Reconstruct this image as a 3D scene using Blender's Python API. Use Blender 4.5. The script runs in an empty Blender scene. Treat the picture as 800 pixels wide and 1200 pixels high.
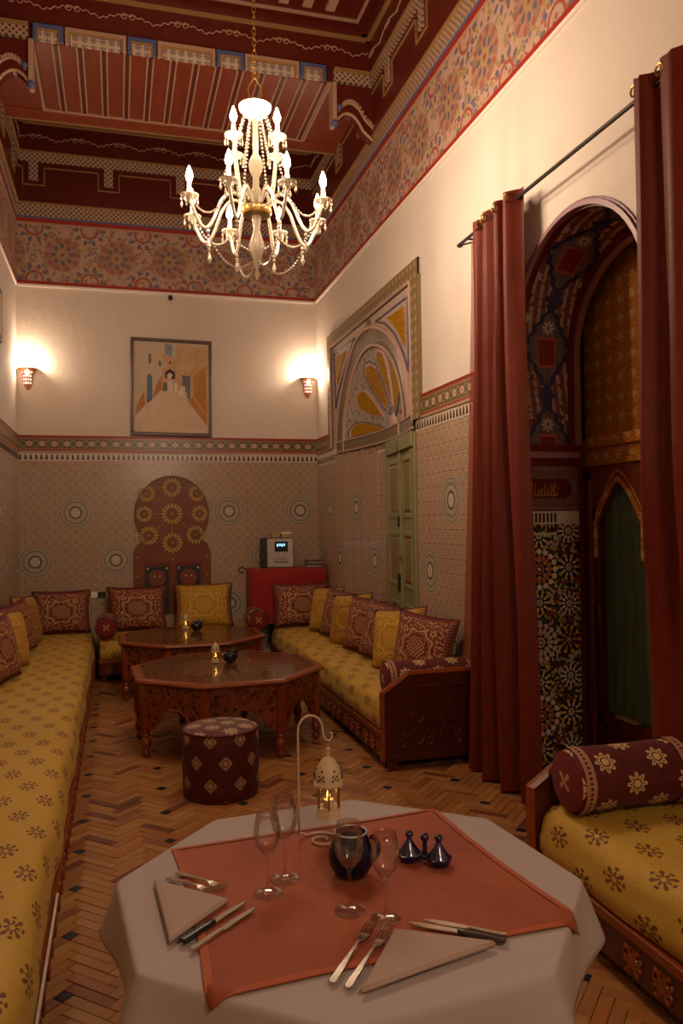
import bpy, bmesh, math, random
from mathutils import Vector, Matrix, Euler
random.seed(7)
PI = math.pi
sc = bpy.context.scene
COL = sc.collection

# ------------------------------------------------------------------ camera, world, exposure
cam_data = bpy.data.cameras.new('camera'); cam = bpy.data.objects.new('camera', cam_data); COL.objects.link(cam)
cam_data.sensor_fit = 'VERTICAL'; cam_data.sensor_height = 36.0; cam_data.sensor_width = 24.0; cam_data.lens = 27.9
cam_data.clip_start = 0.05
def _cam_matrix():
    # world X and Y axes written in camera space (vanishing points of the room's two directions)
    f = 930.0
    dy = Vector((137 - 400, 616 - 600, f)).normalized()
    dx = Vector((3710 - 400, 563 - 600, f)); dx = (dx - dy * dy.dot(dx)).normalized()
    dz = dy.cross(dx)
    if dz.y > 0: dz = -dz
    # rows = world axes, columns = camera right, down, forward
    return Matrix(((dx.x, -dx.y, -dx.z, 0), (dy.x, -dy.y, -dy.z, 0), (dz.x, -dz.y, -dz.z, 1.65), (0, 0, 0, 1)))
cam.matrix_world = _cam_matrix()
sc.camera = cam
w = bpy.data.worlds.new('world'); sc.world = w; w.use_nodes = True
w.node_tree.nodes['Background'].inputs[0].default_value = (1.0, 0.72, 0.45, 1); w.node_tree.nodes['Background'].inputs[1].default_value = 0.0
sc.view_settings.view_transform = 'Standard'; sc.view_settings.look = 'None'; sc.view_settings.gamma = 1.0
sc.view_settings.use_curve_mapping = False; sc.view_settings.exposure = 0.6
sc.cycles.max_bounces = 8; sc.cycles.diffuse_bounces = 4; sc.cycles.glossy_bounces = 3; sc.cycles.transmission_bounces = 8
sc.cycles.transparent_max_bounces = 12; sc.cycles.sample_clamp_indirect = 4.0; sc.cycles.caustics_reflective = False; sc.cycles.caustics_refractive = False
WARM = (1.0, 0.73, 0.525)
def point(name, loc, energy, radius=0.03, col=WARM):
    l = bpy.data.lights.new(name, 'POINT'); l.energy = energy; l.color = col; l.shadow_soft_size = radius
    o = bpy.data.objects.new(name, l); COL.objects.link(o); o.location = loc; return o
# the rest of the room's ceiling lamp, hanging behind the photographer
point('rear_lamp_light', (0.9, -0.5, 3.0), 58, 0.25)

# ------------------------------------------------------------------ small node language
class N:
    t = None
    def __init__(s, v): s.v = v
    def __add__(a, b): return op('ADD', a, b)
    def __radd__(a, b): return op('ADD', b, a)
    def __sub__(a, b): return op('SUBTRACT', a, b)
    def __rsub__(a, b): return op('SUBTRACT', b, a)
    def __mul__(a, b): return op('MULTIPLY', a, b)
    def __rmul__(a, b): return op('MULTIPLY', b, a)
    def __truediv__(a, b): return op('DIVIDE', a, b)
    def __neg__(a): return op('MULTIPLY', a, -1.0)
def _set(sock, v):
    if isinstance(v, N): v = v.v
    if isinstance(v, bpy.types.NodeSocket): N.t.links.new(v, sock)
    elif isinstance(v, (int, float)): sock.default_value = v if sock.type == 'VALUE' else (v,) * len(sock.default_value)
    else:
        n = len(sock.default_value); v = tuple(v)
        sock.default_value = (v + (1.0,) * 4)[:n]
def op(kind, *a):
    n = N.t.nodes.new('ShaderNodeMath'); n.operation = kind
    for i, x in enumerate(a): _set(n.inputs[i], x)
    return N(n.outputs[0])
def ab(a): return op('ABSOLUTE', a)
def sn(a): return op('SINE', a)
def cs(a): return op('COSINE', a)
def mn(a, b): return op('MINIMUM', a, b)
def mx(a, b): return op('MAXIMUM', a, b)
def lt(a, b): return op('LESS_THAN', a, b)
def gt(a, b): return op('GREATER_THAN', a, b)
def fl(a): return op('FLOOR', a)
def md(a, b): return op('FLOORED_MODULO', a, b)
def rep(a, p, o=0.0): return md(a + (p * .5 + o), p) - p * .5      # repeat, centred on o=0
def length(u, v): return op('SQRT', u * u + v * v)
def ang(u, v): return op('ARCTAN2', v, u)
def ring(r, r0, w): return lt(ab(r - r0), w)
def petals(u, v, n, r0, ln, wd, rot=0.0):
    s = 2 * PI / n
    a = md(ang(u, v) + (rot + s * .5), s) - s * .5; r = length(u, v)
    x = (r * cs(a) - r0) * (1 / ln); y = r * sn(a) * (1 / wd)
    return lt(x * x + y * y, 1.0)
def noise(scale, detail=3.0, vec=None, rough=.55):
    n = N.t.nodes.new('ShaderNodeTexNoise'); n.inputs['Scale'].default_value = scale; n.inputs['Detail'].default_value = detail
    n.inputs['Roughness'].default_value = rough
    _set(n.inputs['Vector'], vec if vec is not None else coord('Object')); return N(n.outputs['Fac'])
def voronoi(scale, vec=None, out='Distance', feature='F1', dim='3D'):
    n = N.t.nodes.new('ShaderNodeTexVoronoi'); n.inputs['Scale'].default_value = scale; n.feature = feature; n.voronoi_dimensions = dim
    _set(n.inputs['Vector'], vec if vec is not None else coord('Object')); return N(n.outputs[out])
def coord(kind='Object'):
    if kind == 'World':
        n = N.t.nodes.new('ShaderNodeNewGeometry'); return N(n.outputs['Position'])
    n = N.t.nodes.new('ShaderNodeTexCoord'); return N(n.outputs[kind])
def xyz(vec):
    n = N.t.nodes.new('ShaderNodeSeparateXYZ'); _set(n.inputs[0], vec); return N(n.outputs[0]), N(n.outputs[1]), N(n.outputs[2])
def comb(x, y, z=0.0):
    n = N.t.nodes.new('ShaderNodeCombineXYZ'); _set(n.inputs[0], x); _set(n.inputs[1], y); _set(n.inputs[2], z); return N(n.outputs[0])
def mix(f, a, b):
    n = N.t.nodes.new('ShaderNodeMix'); n.data_type = 'RGBA'
    _set(n.inputs[0], f); _set(n.inputs[6], a); _set(n.inputs[7], b); return N(n.outputs[2])
def rnd():
    n = N.t.nodes.new('ShaderNodeObjectInfo'); return N(n.outputs['Random'])
def smooth(a, lo, hi):
    n = N.t.nodes.new('ShaderNodeMapRange'); n.interpolation_type = 'SMOOTHSTEP'
    _set(n.inputs[0], a); n.inputs[1].default_value = lo; n.inputs[2].default_value = hi; return N(n.outputs[0])
def H(h):
    h = h.lstrip('#'); c = [int(h[i:i + 2], 16) / 255 for i in (0, 2, 4)]
    return tuple(x / 12.92 if x <= .04045 else ((x + .055) / 1.055) ** 2.4 for x in c) + (1.0,)
def mat(name, fn, rough=.6, metal=0.0, bump=None, bs=.3, bd=.01, spec=.5, sheen=0.0, coat=0.0, emit=None, es=0.0, trans=0.0, ior=1.45):
    m = bpy.data.materials.new(name); m.use_nodes = True; N.t = m.node_tree
    b = N.t.nodes['Principled BSDF']
    c = fn() if callable(fn) else (H(fn) if isinstance(fn, str) else fn)
    _set(b.inputs['Base Color'], c)
    _set(b.inputs['Roughness'], rough() if callable(rough) else rough)
    b.inputs['Metallic'].default_value = metal; b.inputs['Specular IOR Level'].default_value = spec
    b.inputs['Sheen Weight'].default_value = sheen; b.inputs['Coat Weight'].default_value = coat; b.inputs['Coat Roughness'].default_value = .12
    b.inputs['Transmission Weight'].default_value = trans; b.inputs['IOR'].default_value = ior
    if emit is not None:
        _set(b.inputs['Emission Color'], emit() if callable(emit) else (H(emit) if isinstance(emit, str) else emit)); b.inputs['Emission Strength'].default_value = es
    if bump:
        n = N.t.nodes.new('ShaderNodeBump'); n.inputs['Strength'].default_value = bs; n.inputs['Distance'].default_value = bd
        _set(n.inputs['Height'], bump()); N.t.links.new(n.outputs[0], b.inputs['Normal'])
    return m

# ------------------------------------------------------------------ mesh builder
class MB:
    def __init__(s): s.v = []; s.f = []; s.uv = []; s.mi = []; s.cur = 0
    def face(s, idx, uv=None):
        s.f.append(tuple(idx)); s.uv.append(uv if uv else [(0, 0)] * len(idx)); s.mi.append(s.cur)
    def quad(s, pts, uv=None):
        n = len(s.v); s.v += [tuple(p) for p in pts]; s.face(range(n, n + len(pts)), uv); return s
    def box(s, x0, x1, y0, y1, z0, z1, M=None):
        n = len(s.v)
        P = [(x0, y0, z0), (x1, y0, z0), (x1, y1, z0), (x0, y1, z0), (x0, y0, z1), (x1, y0, z1), (x1, y1, z1), (x0, y1, z1)]
        if M: P = [tuple(M @ Vector(p)) for p in P]
        s.v += P
        for q in ((0, 3, 2, 1), (4, 5, 6, 7), (0, 1, 5, 4), (1, 2, 6, 5), (2, 3, 7, 6), (3, 0, 4, 7)):
            s.face([n + i for i in q])
        return s
    def prism(s, poly, fn0, fn1):
        """poly 2D list; fn0/fn1 map (a,b)->3D for the two caps"""
        n = len(s.v); k = len(poly)
        s.v += [tuple(fn0(*p)) for p in poly] + [tuple(fn1(*p)) for p in poly]
        s.face(range(n, n + k), [tuple(p) for p in poly]); s.face([n + k + i for i in reversed(range(k))], [tuple(p) for p in reversed(poly)])
        for i in range(k):
            j = (i + 1) % k; s.face((n + j, n + i, n + k + i, n + k + j))
        return s
    def grid(s, rows, uvf=None, closed=False, flip=False):
        n = len(s.v); R = len(rows); Cn = len(rows[0])
        for r in rows: s.v += [tuple(p) for p in r]
        for i in range(R - 1):
            for j in range(Cn if closed else Cn - 1):
                k = (j + 1) % Cn
                q = [n + i * Cn + j, n + i * Cn + k, n + (i + 1) * Cn + k, n + (i + 1) * Cn + j]
                uv = None
                if uvf: uv = [uvf(i, j), uvf(i, j + 1), uvf(i + 1, j + 1), uvf(i + 1, j)]
                if flip: q.reverse(); uv = uv[::-1] if uv else None
                s.face(q, uv)
        return s
    def lathe(s, prof, n=16, c=(0, 0, 0), M=None, cap=True, sx=1.0, sy=1.0):
        rows = []
        for r, z in prof:
            rows.append([(c[0] + sx * r * math.cos(2 * PI * j / n), c[1] + sy * r * math.sin(2 * PI * j / n), c[2] + z) for j in range(n)])
        if M: rows = [[tuple(M @ Vector(p)) for p in r] for r in rows]
        b = len(s.v)
        s.grid(rows, closed=True, uvf=lambda i, j: (j / n, i / (len(prof) - 1)))
        if cap:
            if prof[0][0] > 1e-4: s.face(list(reversed(range(b, b + n))))
            if prof[-1][0] > 1e-4: s.face(range(b + (len(prof) - 1) * n, b + len(prof) * n))
        return s
    def tube(s, pts, r, n=6, cap=True, closed=False):
        pts = [Vector(p) for p in pts]; rows = []; up = None; K = len(pts)
        for i, p in enumerate(pts):
            d = (pts[(i + 1) % K] if (closed or i < K - 1) else p) - (pts[i - 1] if (closed or i > 0) else p)
            d.normalize()
            if up is None:
                up = Vector((0, 0, 1)) if abs(d.z) < .9 else Vector((1, 0, 0))
            a = d.cross(up)
            if a.length < 1e-5: a = d.orthogonal()
            a.normalize(); b = a.cross(d).normalized(); up = b
            rr = r(i / max(1, K - 1)) if callable(r) else r
            rows.append([tuple(p + rr * (a * math.cos(2 * PI * j / n) + b * math.sin(2 * PI * j / n))) for j in range(n)])
        if closed: rows.append(rows[0])
        b0 = len(s.v); s.grid(rows, closed=True, uvf=lambda i, j: (j / n, i / 8))
        if cap and not closed:
            s.face(range(b0, b0 + n)); s.face(list(reversed(range(b0 + (len(rows) - 1) * n, b0 + len(rows) * n))))
        return s
    def ball(s, c, r, n=8, m=5, sz=1.0):
        return s.lathe([(max(1e-5, r * math.sin(PI * i / m)), -r * sz * math.cos(PI * i / m)) for i in range(m + 1)], n, c, cap=False)
    def mesh(s, name, mats, bevel=0, smooth=False, seg=1, merge=False):
        me = bpy.data.meshes.new(name); me.from_pydata(s.v, [], s.f)
        if not isinstance(mats, (list, tuple)): mats = [mats]
        for m in mats: me.materials.append(m)
        ul = me.uv_layers.new(name='UVMap'); flat = []
        for u in s.uv:
            for c in u: flat += [c[0], c[1]]
        ul.data.foreach_set('uv', flat)
        me.polygons.foreach_set('material_index', s.mi)
        bm = bmesh.new(); bm.from_mesh(me)
        if merge: bmesh.ops.remove_doubles(bm, verts=bm.verts, dist=1e-5)
        bmesh.ops.recalc_face_normals(bm, faces=bm.faces)
        if bevel:
            es = [e for e in bm.edges if len(e.link_faces) == 2 and e.calc_face_angle(0) > .5]
            bmesh.ops.bevel(bm, geom=es, offset=bevel, segments=seg, profile=.6, affect='EDGES', clamp_overlap=True)
        bm.to_mesh(me); bm.free()
        if smooth:
            me.polygons.foreach_set('use_smooth', [True] * len(me.polygons))
            if smooth != 'all' and hasattr(me, 'set_sharp_from_angle'): me.set_sharp_from_angle(angle=math.radians(40))
        me.update(); return me
    def obj(s, name, mats, parent=None, **k):
        o = bpy.data.objects.new(name, s.mesh(name, mats, **k)); COL.objects.link(o)
        if parent: o.parent = parent
        return o
def new(name, me, parent=None, loc=None):
    o = bpy.data.objects.new(name, me); COL.objects.link(o); o.parent = parent
    if loc: o.location = loc
    return o
def tag(o, label=None, cat=None, group=None, kind=None):
    if label: o['label'] = label
    if cat: o['category'] = cat
    if group: o['group'] = group
    if kind: o['kind'] = kind
    return o
def thing(name, label, cat, loc=(0, 0, 0), rz=0.0, group=None):
    o = bpy.data.objects.new(name, None); COL.objects.link(o); o.location = loc; o.rotation_euler = (0, 0, rz); o.empty_display_size = .05
    return tag(o, label, cat, group)
def dup(o, loc=None, rot=None, label=None, parent=None, matmap=None):
    def rec(a, par):
        c = a.copy(); COL.objects.link(c); c.parent = par
        for ch in kids.get(a.name, []): rec(ch, c)
        return c
    kids = {}
    for x in COL.objects:
        if x.parent: kids.setdefault(x.parent.name, []).append(x)
    r = rec(o, parent if parent else o.parent)
    if loc is not None: r.location = loc
    if rot is not None: r.rotation_euler = rot
    if label: r['label'] = label
    return r
def Rz(a): return Matrix.Rotation(a, 4, 'Z')
def octagon(R, rot=0.0, c=(0, 0)): return [(c[0] + R * math.cos(rot + k * PI / 4), c[1] + R * math.sin(rot + k * PI / 4)) for k in range(8)]
def inset(poly, k):
    cx = sum(p[0] for p in poly) / len(poly); cy = sum(p[1] for p in poly) / len(poly)
    return [(cx + (x - cx) * k, cy + (y - cy) * k) for x, y in poly]

XL, XR, YB, YN, ZC = -1.07, 2.42, 9.6, -1.6, 6.42
# ------------------------------------------------------------------ materials
M = {}
M['plaster'] = mat('plaster', lambda: mix(noise(1.7, 4), H('#d2c6b8'), H('#dcd1c4')), .85, bump=lambda: noise(14, 5), bs=.15, bd=.02)
M['white_trim'] = mat('white_trim', '#e9dfd2', .5)
M['red_line'] = mat('red_line', '#9c2c1a', .5)
M['blue_line'] = mat('blue_line', '#4d5c86', .5)
def woodf(a, b, s=3.0, st=(1, 1, 12)):
    def f():
        x, y, z = xyz(coord('World')); return mix(noise(s, 5, comb(x * st[0], y * st[1], z * st[2])), H(a), H(b))
    return f
M['ceiling_wood'] = mat('ceiling_wood', woodf('#481610', '#6a2415', 3, (6, .6, 6)), .33, bump=lambda: noise(30, 3), bs=.1, bd=.005)
M['ceiling_plank'] = mat('ceiling_plank', woodf('#6e2814', '#90401e', 3, (5, .7, 5)), .35)
M['gold_mould'] = mat('gold_mould', '#9a7448', .4)
M['pink_line'] = mat('pink_line', '#ae8a70', .55)
M['wood_red'] = mat('wood_red', woodf('#72300f', '#934818', 4, (3, 3, 10)), .3, coat=.3)
M['wood_dark'] = mat('wood_dark', woodf('#42190c', '#5a2411', 4, (3, 8, 3)), .35, coat=.2)
def carve():
    x, y, z = xyz(coord('World'))
    v = voronoi(22, comb(x, y, z), out='Distance'); return smooth(v, .15, .5) + .3 * noise(60, 2)
M['wood_carved'] = mat('wood_carved', lambda: mix(smooth(voronoi(22, coord('World')), .2, .6), H('#5a240f'), H('#84401c')), .36, coat=.2, bump=carve, bs=.9, bd=.012)

def tilef(axis):
    def f():
        x, y, z = xyz(coord('World')); u = x if axis == 'x' else y
        u0 = -.015 if axis == 'x' else 5.51 + .445
        uu = u - u0; zz = z - 1.25
        # medallions on a staggered grid .87 x 1.11
        P = .88
        a1, b1 = rep(uu, P), rep(zz, 1.11); a2, b2 = rep(uu - P / 2, P), rep(zz - .555, 1.11)
        r = mn(length(a1, b1), length(a2, b2))
        # small field pattern .11
        c, d = rep(uu, .11), rep(zz, .111)
        rs = length(c, d)
        c2, d2 = rep(uu - .055, .11), rep(zz - .0555, .111); rs2 = length(c2, d2)
        base = mix(noise(9, 2, coord('World')), H('#b69c82'), H('#c4aa90'))
        lines = mx(mx(ring(rs, .048, .0035), ring(rs2, .022, .004)), mx(lt(ab(c), .003), lt(ab(d), .003)))
        base = mix(mx(lines, 0.0) * .75, base, H('#8a7464'))
        base = mix(petals(c, d, 8, .027, .012, .005) * .9, base, H('#8e5e4c'))
        base = mix(lt(rs, .010), base, H('#6c7278'))
        base = mix(petals(c2, d2, 4, .0, .016, .016, .78) * .45, base, H('#7c7a48'))
        rr = mix(ring(r, .165, .005), H('#ab9d8f'), H('#7c756b'))
        rr = mix(ring(r, .125, .010), rr, H('#84806a'))
        rr = mix(ring(r, .100, .006), rr, H('#b0a28f'))
        rr = mix(ring(r, .064, .010), rr, H('#63584e'))
        rr = mix(lt(r, .054), rr, H('#c4b4a0'))
        rr = mix(petals(a1, b1, 16, .145, .014, .008) * .7, rr, H('#ada08c'))
        return mix(lt(r, .185) * lt(z, 2.08), base, rr)
    return f
M['tile_x'] = mat('painted_tile_back', tilef('x'), .22, bump=lambda: noise(25, 2, coord('World')), bs=.06, bd=.01)
M['tile_y'] = mat('painted_tile_side', tilef('y'), .22, bump=lambda: noise(25, 2, coord('World')), bs=.06, bd=.01)
M['grout'] = mat('grout', '#a8937c', .8)

def friezef(axis):
    def f():
        x, y, z = xyz(coord('World')); u = x if axis == 'x' else y
        P = .6; zc = 4.77
        o = .03
        a, b = rep(u - o, P), z - zc
        n = voronoi(26, comb(u, z, 0.0), out='Color', dim='2D'); e = voronoi(26, comb(u, z, 0.0), feature='DISTANCE_TO_EDGE', dim='2D')
        r0, g0, b0 = xyz(n)
        col = mix(r0, H('#b29082'), H('#c09e8e'))
        col = mix(gt(g0, .86), col, H('#8a8346')); col = mix(gt(b0, .84), col, H('#9a4f3c')); col = mix(gt(r0, .86), col, H('#676079'))
        col = mix(lt(e, .10), col, H('#bd9c80'))
        r1 = length(a, b)
        disc = lt(r1, .20)
        col = mix(disc, col, mix(lt(md(ang(a, b) * (8 / PI), 2.0), 1.0), H('#a8806a'), H('#946f56')))
        col = mix(petals(a, b, 10, .165, .03, .022), col, H('#9c4a3a'))
        col = mix(petals(a, b, 8, .10, .030, .020), col, H('#545068'))
        col = mix(ring(r1, .045, .012), col, H('#a8904a')); col = mix(lt(r1, .02), col, H('#8e2d1e'))
        # half rosettes at top and bottom
        a2 = rep(u - o - P / 2, P); b2 = ab(b) - .30
        r2 = length(a2, b2)
        col = mix(petals(a2, b2, 10, .15, .032, .021), col, H('#5a5670'))
        col = mix(petals(a2, b2, 10, .21, .022, .018, .3), col, H('#9a8c3c'))
        col = mix(ring(r2, .09, .012), col, H('#9a3a28'))
        return mix(.22, col, H('#9c8270'))
    return f
M['frieze_x'] = mat('painted_frieze_back', friezef('x'), .6)
M['frieze_y'] = mat('painted_frieze_side', friezef('y'), .6)

def latticef(axis, zc=0.0, p=.055, dark='#5a3c28', light='#b3967c'):
    def f():
        x, y, z = xyz(coord('World')); u = x if axis == 'x' else y
        a = ab(rep(u + z, p)) + ab(rep(u - z, p))
        k = lt(ab(rep(u, p)) + ab(rep(z, p)), p * .28)
        k2 = lt(ab(rep(u - p / 2, p)) + ab(rep(z - p / 2, p)), p * .28)
        return mix(mx(k, k2), H(light), H(dark))
    return f
M['lattice_x'] = mat('lattice_back', latticef('x'), .5); M['lattice_y'] = mat('lattice_side', latticef('y'), .5)

def borderf(axis):
    def f():
        x, y, z = xyz(coord('World')); u = x if axis == 'x' else y
        P = .135; zc = 2.595
        a, b = rep(u, P), z - zc; r = length(a, b)
        a2 = rep(u - P / 2, P); r2 = length(a2, b)
        col = mix(lt(ab(a) * .8 + ab(b), .055), H('#54501f'), H('#6d3a1c'))
        col = mix(ring(r2, .034, .006), col, H('#8b7a4a')); col = mix(lt(r2, .02), col, H('#4b4a55'))
        col = mix(petals(a, b, 8, .02, .012, .007), col, H('#cbb8a0')); col = mix(lt(r, .012), col, H('#a04030'))
        col = mix(gt(ab(b), .052), col, H('#94785a'))
        return mix(gt(ab(b), .060), col, H('#8e3018'))
    return f
M['border_x'] = mat('tile_border_back', borderf('x'), .3); M['border_y'] = mat('tile_border_side', borderf('y'), .3)
M['merlon'] = mat('merlon_tile', lambda: mix(rnd(), H('#3c2a22'), H('#5d3a2a')), .25)
M['merlon_white'] = mat('merlon_white', '#cdbfae', .3)

# zellij mosaic of the arch jamb: u = X, v = Z
def zelf():
    x, y, z = xyz(coord('World')); u = x - 2.42; v = z
    e = voronoi(62, comb(u, v, 0.0), feature='DISTANCE_TO_EDGE', dim='2D'); c = voronoi(62, comb(u, v, 0.0), out='Color', dim='2D')
    r0, g0, b0 = xyz(c)
    col = mix(gt(r0, .64), H('#16141c'), H('#c0ae90')); col = mix(gt(g0, .86), col, H('#b08820')); col = mix(gt(b0, .86), col, H('#8c3018'))
    col = mix(lt(e, .06), col, H('#6c5e4e'))
    def star(col, a, b, R, pal, n=16):
        r = length(a, b)
        col = mix(lt(r, R), col, H('#14121a'))
        col = mix(petals(a, b, n, R * .90, R * .13, R * .15), col, pal[0])
        col = mix(petals(a, b, n, R * .60, R * .17, R * .10), col, pal[1])
        col = mix(petals(a, b, n // 2, R * .42, R * .08, R * .09), col, H('#b8a486'))
        col = mix(ring(r, R * .22, R * .05), col, pal[1]); return mix(lt(r, R * .10), col, H('#c8b294'))
    P = .92
    gold, cream, rust, mauve = H('#dca820'), H('#e0ceb0'), H('#b86a3c'), H('#c8a898')
    col = star(col, u - .135, rep(v - 1.335, P), .125, (cream, rust))
    col = star(col, u - .135, rep(v - 1.335 + P / 2, P), .12, (mauve, mauve))
    for du, dv, R in ((.135, .21, .075), (.135, -.21, .075), (.135, .46 - .2, .0),):
        if R: col = star(col, u - du, rep(v - 1.335 - dv, P), R, (gold, cream), 10)
    col = star(col, u - .345, rep(v - 1.345, P), .082, (gold, cream), 10)
    col = star(col, u - .335, rep(v - 1.345 + P / 2, P), .085, (gold, rust), 10)
    col = star(col, u - .345, rep(v - 1.345 + .23, P / 2), .075, (mauve, cream), 12)
    return col
M['zellij'] = mat('zellij_mosaic', zelf, .28, bump=lambda: voronoi(34, (lambda q: comb(q[0] - 2.42, q[2], 0.0))(xyz(coord('World'))), feature='DISTANCE_TO_EDGE', dim='2D'), bs=.12, bd=.01)

# painted soffit of the big arch: UV u across (0..0.425 m), v along the curve (metres)
def soff():
    u, v, _ = xyz(coord('UV')); uc = u - .2125
    P = .62; vv = rep(v, P)
    stripes = lt(md(u + v * .12, .055), .022)
    col = mix(stripes, H('#64423e'), H('#a08070'))
    col = mix(gt(noise(30, 2, comb(u, v, 0.0)), .58), col, H('#5e1f1a'))
    dm = ab(uc) * (1 / .165) + ab(vv) * (1 / .27) + .05 * sn(v * 90.0)
    inside = lt(dm, 1.0)
    col = mix(inside, col, mix(lt(md(u, .06), .02), H('#4c4b50'), H('#6b4b46')))
    col = mix(ring(dm, 1.0, .10), col, H('#20244a'))
    pm = lt(mx(ab(uc) * 1.5, ab(vv + .03)), .085); col = mix(pm, col, H('#6a1512'))
    col = mix(ring(mx(ab(uc) * 1.5, ab(vv + .03)), .09, .008), col, H('#93463a'))
    fl_ = petals(uc, vv - .13, 8, .028, .018, .008); col = mix(fl_, col, H('#a39a90'))
    a2, b2 = ab(uc) - .15, rep(v - P / 2, P); b2 = ab(b2) - .13
    col = mix(petals(a2, b2, 5, .015, .014, .009), col, H('#9d9290'))
    col = mix(petals(uc, rep(v - P / 2, P), 6, .035, .03, .018), col, H('#252a55'))
    return mix(gt(ab(uc), .165), col, H('#4f100e'))
M['arch_paint'] = mat('painted_arch', soff, .4, bump=lambda: (lambda q: noise(40, 2, comb(q[0], q[1], 0.0)))(xyz(coord('UV'))), bs=.3, bd=.01)
M['mauve_mould'] = mat('mauve_moulding', '#8d6468', .4); M['arch_red'] = mat('arch_red', '#5c100e', .35)
M['calligraphy_bg'] = mat('carved_inscription_panel', lambda: mix(lt(voronoi(60), .3), H('#6d4a44'), H('#8c6a60')), .5)
M['calligraphy'] = mat('inscription_gold', '#a87a22', .4)
def carved_gold():
    x, y, z = xyz(coord('World')); a, b = rep(y, .12), rep(z, .12); a2, b2 = rep(y - .06, .12), rep(z - .06, .12)
    col = mix(lt(voronoi(50), .35), H('#bc7420'), H('#e8a43c'))
    col = mix(petals(a, b, 6, .018, .016, .007), col, H('#d2b178')); return mix(petals(a2, b2, 6, .02, .02, .009, .5), col, H('#b97c28'))
M['carved_gold'] = mat('carved_gilt_wood', carved_gold, .45, bump=lambda: voronoi(50, coord('World')), bs=.3, bd=.01)
M['door_wood'] = mat('door_wood', woodf('#743814', '#96501e', 4, (3, 3, .6)), .4)
M['door_wood_dark'] = mat('door_wood_dark', woodf('#52180d', '#702a16', 4, (3, 3, .6)), .35)
M['green_cloth'] = mat('green_cloth', lambda: mix(noise(2, 1), H('#4c6c50'), H('#5f7e62')), .8, sheen=.05)
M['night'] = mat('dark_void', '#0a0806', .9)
M['brass'] = mat('brass', '#b08a48', .35, metal=.9)
M['iron'] = mat('iron', '#3a332c', .5, metal=.7)
M['ivory_metal'] = mat('ivory_metal', '#b49a80', .45)
M['steel'] = mat('steel', '#c9bfb0', .2, metal=1.0)
M['black_plastic'] = mat('black_handle', '#1a1210', .35)
M['brown_handle'] = mat('brown_handle', '#33211a', .4)

M['green_paint'] = mat('green_paint', lambda: mix(noise(3, 4), H('#7f7e56'), H('#8e8c62')), .4)
M['green_panel'] = mat('green_panel', lambda: mix(noise(8, 4), H('#757046'), H('#8c744a')), .45)
M['red_paint'] = mat('red_paint', '#7c2a14', .4)

M['fan_field'] = mat('fan_plaster', lambda: mix(lt(voronoi(34, coord('World')), .33), H('#b39c8c'), H('#c7ae9c')), .6, bump=lambda: voronoi(34, coord('World')), bs=.6, bd=.01)
M['fan_lace'] = mat('fan_lace', lambda: mix(lt(voronoi(24, coord('World')), .30), H('#a89c94'), H('#5b5a60')), .85, spec=.2, bump=lambda: voronoi(24, coord('World')), bs=.6, bd=.01)
M['fan_gold'] = mat('fan_gold', lambda: mix(lt(voronoi(40, coord('World')), .35), H('#a87c14'), H('#84500e')), .85, spec=.15, bump=lambda: voronoi(40, coord('World')), bs=.5, bd=.01)
M['fan_rim'] = mat('fan_rim', '#c0a090', .8, spec=.2)
M['fan_blue'] = mat('fan_blue', '#5b5570', .5)
M['fan_olive'] = mat('fan_olive', '#6f6248', .5)
def fband():
    x, y, z = xyz(coord('World')); a, b = rep(y, .09), rep(z, .09)
    col = mix(lt(ab(a) + ab(b), .03), H('#7a6840'), H('#a28a5e')); return mix(petals(a, b, 6, .012, .009, .006), col, H('#b08a74'))
M['fan_band'] = mat('fan_band', fband, .5)

def goldfab():
    u, v, _ = xyz(coord('UV'))
    A, B = .18, .385
    def motif(a, b, k=1.0):
        m = petals(a, b * .62, 8, .0185, .0085, .0045, 0.0); m = mx(m, petals(a, b * .62, 4, .031, .0095, .0075, PI / 4)); m = mx(m, petals(a, b * .62, 4, .036, .0055, .008)); m = mx(m, ring(length(a, b * .62), .011, .0016))
        return m
    m = mx(motif(rep(u, A), rep(v, B)), motif(rep(u - A / 2, A), rep(v - B / 2, B)))
    s = mx(petals(rep(u - A / 4, A / 2), rep(v - B / 4, B / 2), 6, .016, .007, .004), petals(rep(u, A / 2), rep(v - B / 8, B / 4), 5, .013, .006, .003))
    w_ = noise(300, 1, comb(u, v, 0.0))
    base = mix(w_, H('#b48e2c'), H('#c6a03c'))
    base = mix(s * .35, base, H('#8a701e'))
    return mix(m * .9, base, H('#5a1f0e'))
M['gold_fabric'] = mat('gold_brocade', goldfab, .62, sheen=.05, bump=lambda: noise(220, 1, coord('UV')), bs=.15, bd=.003)

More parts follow.
